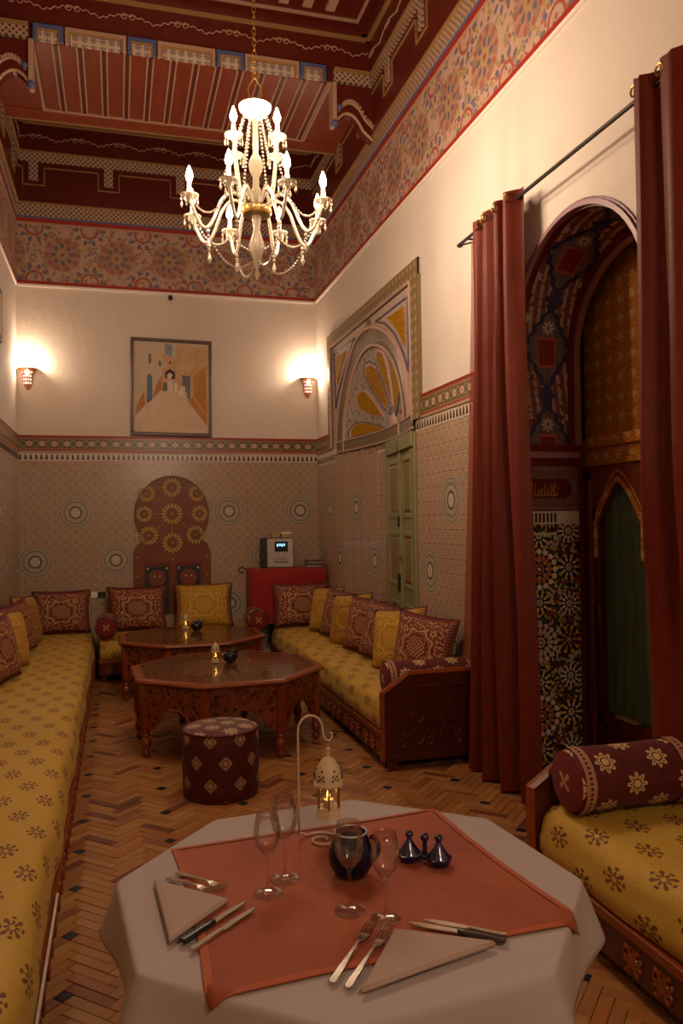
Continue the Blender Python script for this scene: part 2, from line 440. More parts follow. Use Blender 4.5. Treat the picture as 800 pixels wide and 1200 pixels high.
def cushf(bg, fg, ed):
    def f():
        u, v, _ = xyz(coord('UV')); r = length(u, v); t = ang(u, v)
        nz = noise(13, 2, comb(u, v, 0.0)); nf = noise(26, 2, comb(u, v, 1.0))
        wob = .045 * cs(t * 8.0)
        fo = gt(nz, .52) * gt(r, .58) * lt(mx(ab(u), ab(v)), .88)
        fo2 = gt(nf, .54) * gt(r, .56) * lt(mx(ab(u), ab(v)), .9)
        col = mix(fo, H(bg), H(fg)); col = mix(fo2 * .7, col, H(bg))
        rim = ring(r + wob, .52, .035); col = mix(rim, col, H(fg)); 
        rim2 = ring(r + wob, .43, .012); col = mix(rim2, col, H(fg))
        ins = lt(r + wob * .5, .34); lat = gt(sn(u * 46.0) * sn(v * 46.0), .05)
        col = mix(ins * lat, col, H(fg)); col = mix(petals(u, v, 4, .42, .05, .06), col, H(bg))
        col = mix(petals(u, v, 4, .70, .08, .10, PI / 4), col, H(fg)); col = mix(petals(u, v, 4, .70, .035, .05, PI / 4), col, H(bg))
        st = gt(ab(u), .84); stc = mix(lt(md(v * 1.0, .09), .05) * lt(ab(ab(u) - .92), .05), H(ed), H(bg))
        return mix(st, col, stc)
    return f
M['cushion_maroon'] = mat('cushion_maroon', cushf('#6a1512', '#b08c58', '#86583a'), .7, sheen=.05, bump=lambda: noise(30, 2, coord('UV')), bs=.2, bd=.005)
M['cushion_gold'] = mat('cushion_gold', cushf('#a87c1e', '#d0a640', '#8a5a34'), .7, sheen=.05)
M['cushion_gold2'] = mat('cushion_gold_russet', cushf('#b58a24', '#7c3c18', '#8f6a34'), .7, sheen=.05)
M['cushion_tan'] = mat('cushion_tan', cushf('#6e2a1c', '#a8855c', '#94684a'), .7, sheen=.05)
M['piping'] = mat('maroon_piping', '#57181a', .7)

def starfab(bg, fg, A=.16, B=.30, off=0.0, quad=0):
    def f():
        u, v, _ = xyz(coord('UV'))
        def mo(a, b):
            m = mx(petals(a, b, 4, .022, .018, .0145), petals(a, b, 4, .020, .015, .010, PI / 4)) if quad else petals(a, b, 8, .026, .022, .0095)
            m = mx(m, lt(length(a, b), .017)); m = m * (1.0 - ring(length(a, b), .019, .0030)) * (1.0 - petals(a, b, 8, .031, .006, .0028)); return m
        m = mx(mo(rep(u - off, A), rep(v, B)), mo(rep(u - off - A / 2, A), rep(v - B / 2, B)))
        base = mix(noise(18, 3, comb(u, v, 0.0)), H(bg), H('#5c1812')); base = mix(gt(noise(40, 1, comb(u, v, 2.0)), .6) * .5, base, H('#2c0d0c'))
        return mix(m, base, H(fg))
    return f
M['bolster_fabric'] = mat('bolster_fabric', starfab('#500e0e', '#c8a878', .24, .20), .7, sheen=.05, bump=lambda: noise(120, 1, coord('UV')), bs=.2, bd=.004)
def bolend():
    u, v, _ = xyz(coord('UV')); r = length(u, v)
    return mix(mx(petals(u, v, 4, .26, .14, .09, .78), lt(r, .12)), H('#6d1412'), H('#b08a5c'))
M['bolster_end'] = mat('bolster_end', bolend, .7, sheen=.05)
def trimf():
    u, v, _ = xyz(coord('UV')); return mix(lt(length(rep(u, .022), v), .006), H('#9c6c4c'), H('#3f100e'))
M['bolster_trim'] = mat('bolster_trim', trimf, .7)
M['stool_fabric'] = mat('pouf_fabric', starfab('#480a08', '#ab8a60', .188, .26, 0.0, 1), .7, sheen=.05, bump=lambda: noise(120, 1, coord('UV')), bs=.2, bd=.004)
M['cushion_seam'] = mat('seam_trim', '#4a1b12', .7)

def curtainf():
    x, y, z = xyz(coord('Object')); return mix(noise(40, 3, comb(x * 1.0, y * 1.0, z * .25)), H('#5e1505'), H('#8c320c'))
M['curtain'] = mat('curtain_fabric', curtainf, .55, sheen=.05, bump=lambda: noise(160, 1), bs=.12, bd=.004)
def add_translucent(m, fac, col, tfac=0.0):
    nt = m.node_tree; out = nt.nodes['Material Output']; b = nt.nodes['Principled BSDF']
    t = nt.nodes.new('ShaderNodeBsdfTranslucent'); t.inputs[0].default_value = col
    mxn = nt.nodes.new('ShaderNodeMixShader'); mxn.inputs[0].default_value = fac
    nt.links.new(b.outputs[0], mxn.inputs[1]); nt.links.new(t.outputs[0], mxn.inputs[2]); last = mxn
    if tfac:
        tr = nt.nodes.new('ShaderNodeBsdfTransparent'); m2 = nt.nodes.new('ShaderNodeMixShader'); m2.inputs[0].default_value = tfac
        nt.links.new(mxn.outputs[0], m2.inputs[1]); nt.links.new(tr.outputs[0], m2.inputs[2]); last = m2
    nt.links.new(last.outputs[0], out.inputs[0])
add_translucent(M['curtain'], .3, H('#b03a14'), .0)
M['sheer'] = mat('sheer_fabric', '#8c3014', .6); add_translucent(M['sheer'], .5, H('#c05a28'), .3)

M['linen'] = mat('white_linen', lambda: mix(noise(3, 3), H('#a0928e'), H('#aa9c98')), .8, sheen=.05, bump=lambda: noise(500, 1), bs=.08, bd=.002)
M['napkin'] = mat('grey_napkin', '#a28c7e', .8, sheen=.05)
def terra():
    x, y, z = xyz(coord('World')); return mix(smooth(noise(2.2, 4, comb(x, y, 1.0)), .35, .65) * .5 + noise(1.0, 3, comb(x * 18, y * 60, 0.0)) * .5, H('#7a3018'), H('#a04e28'))
M['terracotta_cloth'] = mat('terracotta_cloth', terra, .75, sheen=.05, bump=lambda: noise(260, 2), bs=.2, bd=.003)
M['terracotta_hem'] = mat('terracotta_hem', '#a04c28', .75, sheen=.05)
M['red_velvet'] = mat('red_cloth', '#96100e', .7, sheen=.05)
def glassm(name, col='#ffffff', rough=0.0, ior=1.45):
    m = bpy.data.materials.new(name); m.use_nodes = True; nt = m.node_tree; nt.nodes.remove(nt.nodes['Principled BSDF'])
    g = nt.nodes.new('ShaderNodeBsdfGlass'); g.inputs['Color'].default_value = H(col); g.inputs['Roughness'].default_value = rough; g.inputs['IOR'].default_value = ior
    nt.links.new(g.outputs[0], nt.nodes['Material Output'].inputs[0]); return m
def thin_glass(name, tint='#ffffff', refl=.03, rough=.02, k=.6):
    m = bpy.data.materials.new(name); m.use_nodes = True; nt = m.node_tree; nt.nodes.remove(nt.nodes['Principled BSDF'])
    t = nt.nodes.new('ShaderNodeBsdfTransparent'); t.inputs[0].default_value = H(tint); g = nt.nodes.new('ShaderNodeBsdfGlossy'); g.inputs['Roughness'].default_value = rough
    f = nt.nodes.new('ShaderNodeFresnel'); f.inputs[0].default_value = 1.5; a = nt.nodes.new('ShaderNodeMath'); a.operation = 'MULTIPLY_ADD'; a.inputs[1].default_value = k; a.inputs[2].default_value = refl; nt.links.new(f.outputs[0], a.inputs[0])
    mx_ = nt.nodes.new('ShaderNodeMixShader'); nt.links.new(a.outputs[0], mx_.inputs[0]); nt.links.new(t.outputs[0], mx_.inputs[1]); nt.links.new(g.outputs[0], mx_.inputs[2])
    nt.links.new(mx_.outputs[0], nt.nodes['Material Output'].inputs[0]); return m
M['glass'] = thin_glass('clear_glass', '#fefdfc', .014, .0, .48); M['pane'] = thin_glass('pane_glass', '#ffffff', .02, .05, .3)
M['door_pane'] = thin_glass('door_pane', '#ffffff', .01, .08, .06)
M['table_glass'] = thin_glass('table_glass', '#f8f4ee', .01, .10, .30)
M['crystal'] = mat('crystal', '#f0e2c8', .12, spec=.9, trans=.55, coat=.5)
M['blue_glaze'] = mat('blue_glaze', lambda: mix(noise(12, 2), H('#0c0d28'), H('#171a4a')), .12, coat=.8)
M['blue_glass'] = mat('blue_glass', '#0a0c26', .16, spec=.35, coat=.15)
M['pot_glaze'] = mat('dark_glaze', '#0e1420', .15, coat=.6)
M['bulb'] = mat('lit_bulb', '#ffffff', .5, emit=(1.0, .80, .50, 1), es=28.0)
M['flame'] = mat('flame', '#ffb030', .5, emit=(1.0, .62, .12, 1), es=9.0)
M['wax'] = mat('wax', '#d8c8a8', .5)
M['ivory_lantern'] = mat('ivory_lantern', '#c2ac88', .5)
M['white_glass'] = mat('white_glass', '#f2e4cc', .2, spec=.8, trans=.25)
def inlay():
    x, y, z = xyz(coord('Object')); r = length(x, y)
    col = mix(lt(voronoi(26, comb(x, y, 0.0), dim='2D'), .3), H('#5e3016'), H('#bd8a58'))
    col = mix(petals(x, y, 16, .30, .11, .025), col, H('#b08660')); col = mix(petals(x, y, 12, .48, .06, .04), col, H('#7a4428'))
    return mix(ring(r, .16, .012), col, H('#a98560'))
M['inlay'] = mat('inlaid_top', inlay, .3, bump=lambda: voronoi(40), bs=.3, bd=.01)
BR = ['#ac763e', '#b27c42', '#a06a3a', '#a86a34', '#905a34', '#b4844a', '#743f26']
for i, c in enumerate(BR):
    M['brick%d' % i] = mat('terracotta_brick_%d' % i, (lambda c=c: (lambda: mix(noise(9, 4, coord('World')), H(c), tuple(k * .72 for k in H(c)[:3]) + (1,))))(), lambda: .32 + .35 * noise(5, 3, coord('World')), bump=lambda: noise(30, 3, coord('World')), bs=.25, bd=.006)
M['brick_dark'] = mat('dark_blue_tile', '#15202a', .3)
M['mortar'] = mat('mortar', '#6a4024', .9)
M['frame_wood'] = mat('frame_wood', '#4a2616', .4)
M['silver'] = mat('silver_plastic', '#a8a29a', .35, metal=.3)
M['display'] = mat('display', '#06121c', .2, emit='#3aa0ff', es=.0)
M['display_lit'] = mat('display_digits', '#9fdcff', .2, emit='#7ac8ff', es=2.0)
M['card'] = mat('card_box', '#b59a6a', .8); M['case'] = mat('disc_case', '#57443c', .25)
M['sconce_clay'] = mat('sconce_clay', '#b07a5c', .7)
# ------------------------------------------------------------------ room shell
def struct(o): o['kind'] = 'structure'; return o
floor = struct(MB().box(XL - .1, XR + .7, YN - .1, YB + .1, -.12, -.012).obj('floor', M['mortar']))
wall_back = struct(MB().box(XL - .1, XR + .1, YB, YB + .1, 0, ZC).obj('wall_back', M['plaster']))
wall_left = struct(MB().box(XL - .1, XL, YN, YB, 0, ZC).obj('wall_left', M['plaster']))
wall_near = struct(MB().box(XL - .1, XR + .1, YN - .1, YN, 0, ZC).obj('wall_near', M['plaster']))
ceiling = struct(MB().box(XL - .1, XR + .1, YN, YB, ZC, ZC + .08).obj('ceiling', M['ceiling_wood']))

AY, AR, AZ = 3.82, .655, 2.68      # big arch: centre, radius, springing
def arc_pts(n=24, r=AR, k=1.0): return [(AY + r * math.cos(PI * i / n), AZ + k * r * math.sin(PI * i / n)) for i in range(n + 1)]
def bulge(Y, z):
    if not 6.2 < Y < 8.6: return 0.0
    k = min(1.0, max(0.0, (3.5 - z) / 1.0)) ** .6
    return .13 * math.sin(PI * (Y - 6.2) / 2.4) * k
b = MB()
X = lambda a, c: (XR, a, c)
b.quad([X(YN, 0), X(AY - AR, 0), X(AY - AR, ZC), X(YN, ZC)])
b.quad([X(AY + AR, 0), X(6.2, 0), X(6.2, ZC), X(AY + AR, ZC)])
b.quad([X(8.6, 0), X(YB, 0), X(YB, ZC), X(8.6, ZC)])
top = arc_pts()
n = len(top)
for i in range(n - 1):
    (a0, c0), (a1, c1) = top[i], top[i + 1]
    b.quad([X(a0, c0), X(a1, c1), X(a1, ZC), X(a0, ZC)])
ys = [6.2 + 2.4 * i / 32 for i in range(33)]; zs = [0, .6, 1.2, 1.8, 2.2, 2.4] + [2.5 + .05 * i for i in range(22)] + [4.5, ZC]
b.grid([[(XR + bulge(y, z), y, z) for y in ys] for z in zs])
wall_right = struct(b.obj('wall_right', M['plaster'], merge=True))
# ---- arch reveal (zellij jambs, painted soffit)
D0, D1 = XR, XR + .425
def jamb(yy, z0, z1, m, name, off=0.0, x0=D0, x1=D1):
    s = -1 if yy > AY else 1
    bb = MB(); bb.box(x0, x1, min(yy, yy + s * -.03), max(yy, yy + s * -.03), z0, z1)
    return bb.obj(name, m, wall_right)
for yy in (AY + AR, AY - AR):
    s = -1 if yy > AY else 1
    jamb(yy, 0, 1.62, M['zellij'], 'zellij_panel')
    jamb(yy, 1.70, 1.99, M['calligraphy_bg'], 'inscription_panel', x1=D1)
    jamb(yy, 1.62, 1.70, M['merlon_white'], 'merlon_strip')
    bb = MB(); 
    for (z0, z1, pr, mm) in ((1.99, 2.035, .012, 0), (2.035, 2.075, .03, 1), (2.075, 2.12, .016, 0)):
        bb.cur = mm; bb.box(D0 - pr, D1, min(yy, yy + s * pr), max(yy, yy + s * pr), z0, z1)
    bb.obj('impost_moulding', [M['arch_red'], M['mauve_mould']], wall_right)
    bb = MB()
    for k in range(9):
        x = D0 + .03 + k * .027; bb.box(x, x + .014, min(yy, yy + s * .004), max(yy, yy + s * .004), 1.63, 1.69)
        bb.box(x, x + .014, min(yy, yy + s * .004), max(yy, yy + s * .004), 1.575, 1.612)
    o = bb.obj('merlon', M['merlon'], wall_right); o['kind'] = 'stuff'
    bb = MB(); bb.box(D0 + .0, D0 + .255, min(yy, yy + s * .012), max(yy, yy + s * .012), 1.552, 1.566); bb.obj('tile_ledge', M['merlon_white'], wall_right)
    # inscription: raised gilt strokes in a dark cartouche
    ys_ = yy + s * .004
    bb = MB(); c = [(x, 1.845 + z) for x, z in [(D0 + .05, -.06), (D0 + .33, -.06), (D0 + .37, -.03), (D0 + .37, .03), (D0 + .33, .06), (D0 + .05, .06)]]
    bb.prism(c, lambda a, z: (a, yy, z), lambda a, z: (a, ys_, z)); bb.obj('cartouche', M['arch_red'], wall_right)
    bb = MB(); rr = random.Random(5)
    x = D0 + .06
    for k in range(9):
        hgt = rr.choice([.075, .05, .085, .04]); bb.tube([(x + .004, ys_, 1.80), (x + .010, ys_, 1.80 + hgt)], .004, 5)
        bb.tube([(x, ys_, 1.805), (x + .012, ys_, 1.795), (x + .024, ys_, 1.806), (x + .026, ys_, 1.82)], .004, 5); x += .023
    bb.tube([(D0 + .26 + .02 * math.cos(t * .8), ys_, 1.835 + .03 * math.sin(t * .8)) for t in range(7)], .004, 5)
    bb.obj('inscription', M['calligraphy'], wall_right)
    bb = MB()
    for z0 in (1.715, 1.965): bb.box(D0, D1, min(yy, yy + s * .006), max(yy, yy + s * .006), z0, z0 + .008)
    bb.tube([(D0 + .30 + .09 * math.cos(t), yy + s * .003, 1.845 + .09 * math.sin(t)) for t in [(-PI / 2) + PI * i / 10 for i in range(11)]], .004, 5)
    bb.tube([(D0 + .30 + .105 * math.cos(t), yy + s * .003, 1.845 + .105 * math.sin(t)) for t in [(-PI / 2) + PI * i / 10 for i in range(11)]], .003, 5)
    bb.obj('panel_line', M['mauve_mould'], wall_right)
# painted intrados from z=2.12 up, over the arch
path = [(AY + AR, 2.12 + (AZ - 2.12) * i / 5) for i in range(5)] + arc_pts(32) + [(AY - AR, AZ - (AZ - 2.12) * i / 5) for i in range(1, 6)]
L = [0]
for p, q in zip(path, path[1:]): L.append(L[-1] + math.dist(p, q))
KI = .89
bb = MB(); bb.grid([[(D0, y, z), ((D0 + D1) / 2, y, z if z <= AZ else AZ + (z - AZ) * (1 + KI) / 2), (D1, y, z if z <= AZ else AZ + (z - AZ) * KI)] for y, z in path], uvf=lambda i, j: (j * .2125, L[min(i, len(L) - 1)]))
bb.obj('painted_arch_soffit', M['arch_paint'], wall_right, smooth='all')
def arch_strip(name, m, x0, x1, r0, r1, zb=2.12, k=1.0):
    pin = [(AY + r0, zb)] + arc_pts(28, r0, k) + [(AY - r0, zb)]; pout = [(AY + r1, zb)] + arc_pts(28, r1, k) + [(AY - r1, zb)]
    q = MB(); rows = [[(x0, a, c), (x0, d, e), (x1, d, e), (x1, a, c)] for (a, c), (d, e) in zip(pin, pout)]
    q.grid(rows, closed=True); return q.obj(name, m, wall_right, smooth=True)
arch_strip('arch_moulding', M['mauve_mould'], D0 - .025, D0 + .006, AR - .004, AR + .022)
arch_strip('arch_moulding', M['arch_red'], D0 - .012, D0 + .002, AR + .022, AR + .036)
arch_strip('arch_rib', M['arch_red'], D0 + .006, D0 + .03, AR - .012, AR + .01)
arch_strip('arch_rib', M['mauve_mould'], D1 - .03, D1 + .01, AR - .03, AR + .01, k=KI)
arch_strip('arch_rib', M['arch_red'], D1 - .065, D1 - .03, AR - .012, AR + .01, k=KI)

# ---- passage behind the arch: carved wooden door with green curtained glass
DX = 2.95
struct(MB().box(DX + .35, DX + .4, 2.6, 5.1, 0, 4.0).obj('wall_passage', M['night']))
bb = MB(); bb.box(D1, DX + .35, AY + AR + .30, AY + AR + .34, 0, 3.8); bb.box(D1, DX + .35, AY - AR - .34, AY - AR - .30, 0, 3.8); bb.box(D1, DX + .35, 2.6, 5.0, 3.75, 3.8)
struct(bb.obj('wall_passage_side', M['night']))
door = thing('door_1', 'carved wooden double door with gilt tympanum and green curtained glass behind the big painted arch', 'door', (DX, AY, 0)); door['kind'] = 'structure'; del door['category']
def dbox(name, m, y0, y1, z0, z1, x0=0, x1=.05, bev=.004): return MB().box(x0, x1, y0, y1, z0, z1).obj(name, m, door, bevel=bev)
tz = 2.16
pts = [(-.95, tz + .0)] + [(-.95, 3.6), (.95, 3.6), (.95, tz)]
bb = MB(); bb.box(.03, .05, -.78, .78, tz, 3.6); bb.obj('gilt_tympanum', M['carved_gold'], door)
for z0, z1, x0 in ((2.10, 2.165, -.03), (1.985, 2.02, -.02)): dbox('rail_moulding', M['carved_gold'], -.95, .95, z0, z1, x0, .05)
dbox('transom', M['carved_gold'], -.95, .95, 2.02, 2.10, 0, .05)
dbox('transom_board', M['door_wood'], -.95, .95, 1.95, 1.985, .005, .05)
for s in (-1, 1):
    dbox('door_post', M['door_wood'], *sorted((s * .66, s * .95)), 0, 1.9, -.02, .06)
    dbox('door_stile', M['door_wood_dark'], *sorted((s * .60, s * .665)), 0, 1.72, 0, .05)
    dbox('door_stile', M['door_wood_dark'], *sorted((s * .0, s * .09)), 0, 1.72, 0, .05)
    # pointed arch head
    cy = s * .385; hw = .24
    def outl(r, k=14):
        o_ = []
        for i in range(k + 1):
            t = i / k; yy = -hw + 2 * hw * t
            o_.append((cy + yy, 1.62 + .27 * (1 - abs(2 * t - 1) ** 1.5)))
        return o_
    arcp = outl(1)
    for i in range(len(arcp) - 1):
        pass
    poly = [(cy - .295, 1.52), (cy - .295, 1.95), (cy + .295, 1.95), (cy + .295, 1.52), (cy + hw, 1.52)] + arcp[::-1] + [(cy - hw, 1.52)]
    poly = [(a, c) for a, c in poly]
    bb = MB(); bb.prism(poly, lambda a, c: (0, a, c), lambda a, c: (.045, a, c)); bb.obj('arched_head', M['door_wood'], door)
    bb = MB(); bb.tube([(-.005, a, c) for a, c in [(cy - hw, 1.40)] + arcp + [(cy + hw, 1.40)]], .016, 6); bb.obj('arch_bead', M['carved_gold'], door)
    bb = MB(); bb.tube([(-.002, a, c + .055) for a, c in arcp], .007, 6); bb.obj('arch_bead', M['carved_gold'], door)
    MB().box(.020, .024, cy - hw - .01, cy + hw + .01, .42, 1.92).obj('glass_pane', M['door_pane'], door)
    rows = []
    for k in range(13):
        z = .40 + 1.53 * k / 12
        rows.append([(.06 + .018 * math.sin(j * 1.3 + .5 * math.sin(k * .5)) + .01 * math.sin(k * .8 + j * .3), cy - .27 + .54 * j / 24, z) for j in range(25)])
    bb = MB(); bb.grid(rows); bb.obj('green_curtain', M['green_cloth'], door, smooth='all')
    dbox('door_rail', M['door_wood_dark'], cy - .26, cy + .26, .34, .42)
    dbox('lower_panel', M['door_wood_dark'], cy - .26, cy + .26, .02, .34, .015, .04)
dbox('brass_plate', M['brass'], .605, .66, .99, 1.11, -.006, .002, .001)
dbox('shelf_ledge', M['ivory_metal'], .22, .42, .43, .445, -.03, .01, .002)
bb = MB(); bb.box(D1 - .0, D1 + .03, AY + AR - .01, AY + AR + .32, 0, 3.6); bb.box(D1, D1 + .03, AY - AR - .32, AY - AR + .01, 0, 3.6); 
struct(bb.obj('wall_passage_return', M['door_wood_dark']))

# ---- floor bricks: 45 degree herringbone with small dark squares
Lb, Wb = .2121, .0507
def brick_mesh(name, l, wd, m, g=.0013, h=.0):
    q = MB(); q.box(g, l - g, g, wd - g, -.02, h)
    q.f = [f for i, f in enumerate(q.f) if i != 0]; q.uv = q.uv[1:]; q.mi = q.mi[1:]
    return q.mesh(name, m, bevel=.0016)
bricks = []
c45 = math.cos(PI / 4)
def w2(x, y): # rotated frame -> world, t1 direction (1,-1) goes to -Y
    return (x * c45 + y * c45 - .20, -x * c45 + y * c45)
cam_inv = cam.matrix_world.inverted()
def project(p):
    q = cam_inv @ Vector(p)
    if q.z > -.05: return None
    return (400 + 930 * q.x / -q.z, 600 - 930 * q.y / -q.z)
def visible_floor(x, y):
    if not (-.26 < x < 2.40 and 2.2 < y < 8.8): return False
    if x > 1.72 and (y > 4.96 or y < 3.1): return False
    p = project((x, y, 0))
    if not p or not (-5 < p[0] < 805 and p[1] < 1205): return False
    # behind the table cloth
    if 150 < p[0] < 690 and p[1] > 975: return False
    return True
half = int(12 / (Lb * math.sqrt(2)))
items = []
for j in range(-3, 16):
    for i in range(-200, 60):
        for kind in (0, 1):
            # H brick [0,L]x[0,W] ; V brick [L,L+W]x[0,L], translated by i*(W,-W)+j*(L,L)
            ox, oy = i * Wb + j * Lb, -i * Wb + j * Lb
            if kind == 0: c = (ox + Lb / 2, oy + Wb / 2)
            else: c = (ox + Lb + Wb / 2, oy + Lb / 2)
            cx, cy = w2(*c)
            if XL - .0 < cx < 2.9 and 1.4 < cy < YB + .05:
                ox2, oy2 = (ox, oy) if kind == 0 else (ox + Lb, oy)
                items.append((cx, cy, ox2, oy2, kind))
# dark squares at the brick ends nearest to a .45 x .43 grid
dark = {}
for gx in range(-1, 6):
    for gy in range(-3, 17):
        tx, ty = -.205 + gx * .45, 2.965 + gy * .4305
        best = None
        for it in items:
            if abs(it[0] - tx) > .16 or abs(it[1] - ty) > .16: continue
            ox, oy, kind = it[2:]
            for end in (0, 1):
                c = (ox + (Lb - Wb / 2 if end else Wb / 2), oy + Wb / 2) if kind == 0 else (ox + Wb / 2, oy + (Lb - Wb / 2 if end else Wb / 2))
                wx, wy = w2(*c); d = (wx - tx) ** 2 + (wy - ty) ** 2
                if best is None or d < best[0]: best = (d, it, end, c)
        if best: dark[(best[1][2], best[1][3], best[1][4])] = (best[2], best[3])
bm_full = [brick_mesh('brick', Lb, Wb, M['brick%d' % i]) for i in range(7)]
bm_short = [brick_mesh('brick_short', Lb - Wb, Wb, M['brick%d' % i]) for i in range(7)]
bm_dark = brick_mesh('dark_square', Wb, Wb, M['brick_dark'])
items.sort(key=lambda t: math.hypot(t[0] - 0, t[1]))
cnt = 0; stuff = MB(); stuff_m = [M['brick%d' % i] for i in range(7)] + [M['brick_dark']]
rb = random.Random(3); WT = [0, 0, 0, 1, 1, 2, 2, 3, 3, 0, 5, 2, 1, 3, 4, 6]
Rm = Matrix(((c45, c45, 0, -.20), (-c45, c45, 0, 0), (0, 0, 1, 0), (0, 0, 0, 1)))
def place(me, x, y, kind, ci, l, wd, hz):
    global cnt
    loc = Matrix.Translation((x, y, hz)) @ (Rz(PI / 2) @ Matrix.Translation((0, -wd, 0)) if kind else Matrix.Identity(4))
    W_ = Rm @ loc
    cx, cy = (W_ @ Vector((l / 2, wd / 2, 0))).xy
    if cnt < 300 and visible_floor(cx, cy):
        o = new('brick', me, floor); o.matrix_world = W_; cnt += 1
    else:
        g = .0013; stuff.cur = ci
        if (visible_floor(cx, cy) or True) and math.hypot(cx, cy) < 12:
            n0 = len(stuff.v); P = [(g, g, 0), (l - g, g, 0), (l - g, wd - g, 0), (g, wd - g, 0), (g - .001, g - .001, -.012), (l - g + .001, g - .001, -.012), (l - g + .001, wd - g + .001, -.012), (g - .001, wd - g + .001, -.012)]
            stuff.v += [tuple(W_ @ Vector(p)) for p in P]
            for q in ((0, 1, 2, 3), (4, 5, 1, 0), (5, 6, 2, 1), (6, 7, 3, 2), (7, 4, 0, 3)): stuff.face([n0 + t for t in q])
for cx, cy, ox, oy, kind in items:
    ci = rb.choice(WT); hz = rb.uniform(-.0012, .0012)
    dk = dark.get((ox, oy, kind))
    if dk:
        end, c = dk
        sx, sy = ox, oy
        if end == 0:
            if kind == 0: sx += Wb
            else: sy += Wb
        place(bm_short[ci], sx, sy, kind, ci, Lb - Wb, Wb, hz)
        place(bm_dark, c[0] - Wb / 2, c[1] - Wb / 2, 0, 7, Wb, Wb, hz)
    else: place(bm_full[ci], ox, oy, kind, ci, Lb, Wb, hz)
o = stuff.obj('brick_paving', stuff_m, floor); o['kind'] = 'stuff'

# ---- dado tiles
def tile_mesh(name, m, axis, wd, hh):
    g = .0006; q = MB()
    if axis == 'x': q.box(g, wd - g, -.005, .003, g, hh - g)
    else: q.box(-.003, .005, g, wd - g, g, hh - g)
    return q.mesh(name, m, bevel=.0006)
TZ0, TH, TR = .30, .2333, 9
tmx = tile_mesh('wall_tile', M['tile_x'], 'x', 3.49 / 16, TH)
for i in range(16):
    for r in range(TR):
        new('wall_tile', tmx, wall_back, (XL + i * 3.49 / 16, YB, TZ0 + r * TH))
tw = .2225
tmy = tile_mesh('wall_tile', M['tile_y'], 'y', tw, TH)
nR = 0
y = YB - 22 * tw
while y + tw <= YB + .01:
    if not (y + tw > 6.23 and y < 7.26):
        for r in range(TR):
            z = TZ0 + r * TH
            o = new('wall_tile', tmy, wall_right, (XR + bulge(y + tw / 2, z + TH / 2) * 1.0, y, z))
            dy = (bulge(y + tw, z) - bulge(y, z)) / tw; o.rotation_euler = (0, 0, -math.atan(dy))
            nR += 1
    y += tw
for ya, yb_ in ((7.25, 7.40), (5.95, 6.23), (4.46, 4.72)):
    bb = MB(); bb.grid([[(XR + bulge(ya + (yb_ - ya) * i / 8, 1.8) - .004, ya + (yb_ - ya) * i / 8, z) for i in range(9)] for z in (TZ0, 2.4)]); bb.obj('cut_tile', M['tile_y'], wall_right)
tml = tile_mesh('wall_tile', M['tile_y'], 'y', tw, TH)
y = YB - tw
while y > 6.4:
    for r in range(TR): new('wall_tile', tml, wall_left, (XL, y, TZ0 + r * TH))
    y -= tw
struct(MB().box(XL - .001, XL + .004, YN, y + tw, TZ0, 2.40).obj('wall_left_lower', M['tile_y']))
for axis, x0, x1, y0, y1, par in (('x', XL, XR, YB - .012, YB, wall_back), ('y', XL, XL + .012, YN, YB, wall_left), ('y', XR - .012, XR, 4.48, 6.10, wall_right), ('y', XR - .012, XR, 8.93, YB, wall_right)):
    MB().box(x0, x1, y0, y1, 2.515, 2.68).obj('tile_border', M['border_' + axis], par)
    s = -1 if par is not wall_left else 1
    e = .006
    MB().box(x0, x1 if axis == 'y' else x1, y0 - (e if axis == 'x' else 0), y1, 2.675, 2.690).obj('border_listel', M['red_line'], par)
    q = (x0 - e, x1) if (axis == 'y' and par is wall_right) else ((x0, x1 + e) if par is wall_left else (x0, x1))
    MB().box(q[0], q[1], y0 - (e if axis == 'x' else 0), y1, 2.495, 2.515).obj('border_listel', M['pink_line'], par)
def merlons(par, axis, a0, a1, off, s, dz=0.0):
    bk = MB(); mr = MB(); n_ = int((a1 - a0) / .056)
    for k in range(n_):
        a = a0 + (k + .5) * (a1 - a0) / n_
        o_ = off(a) if callable(off) else off
        pl = [(a_, z_ + dz) for a_, z_ in [(a - .016, 2.415), (a + .016, 2.415), (a + .010, 2.455), (a + .004, 2.475), (a - .004, 2.475), (a - .010, 2.455)]]
        if axis == 'x': mr.prism(pl, lambda u, z: (u, o_, z), lambda u, z: (u, o_ + s * .004, z))
        else: mr.prism(pl, lambda u, z: (o_, u, z), lambda u, z: (o_ + s * .004, u, z))
    o = mr.obj('merlon', M['merlon'], par); o['kind'] = 'stuff'
MB().box(XL, XR, YB - .006, YB, 2.40, 2.495).obj('merlon_strip', M['merlon_white'], wall_back); merlons(wall_back, 'x', XL, XR, YB - .006, -1)
MB().box(XL, XL + .006, YN, YB, 2.40, 2.495).obj('merlon_strip', M['merlon_white'], wall_left); merlons(wall_left, 'y', 5.0, YB, XL + .006, 1)
MB().box(XR - .006, XR, 4.48, 6.10, 2.40, 2.495).obj('merlon_strip', M['merlon_white'], wall_right); merlons(wall_right, 'y', 4.48, 6.2, XR - .006, -1)
bb = MB(); yy_ = [7.28 + i * .08 for i in range(17)] + [8.6, YB]
bb.grid([[(XR + bulge(y, 2.45) - .006, y, z) for y in yy_] for z in (2.345, 2.455)]); bb.obj('merlon_strip', M['merlon_white'], wall_right)
merlons(wall_right, 'y', 7.3, YB, lambda a: XR + bulge(a, 2.45) - .006, -1, -.045)

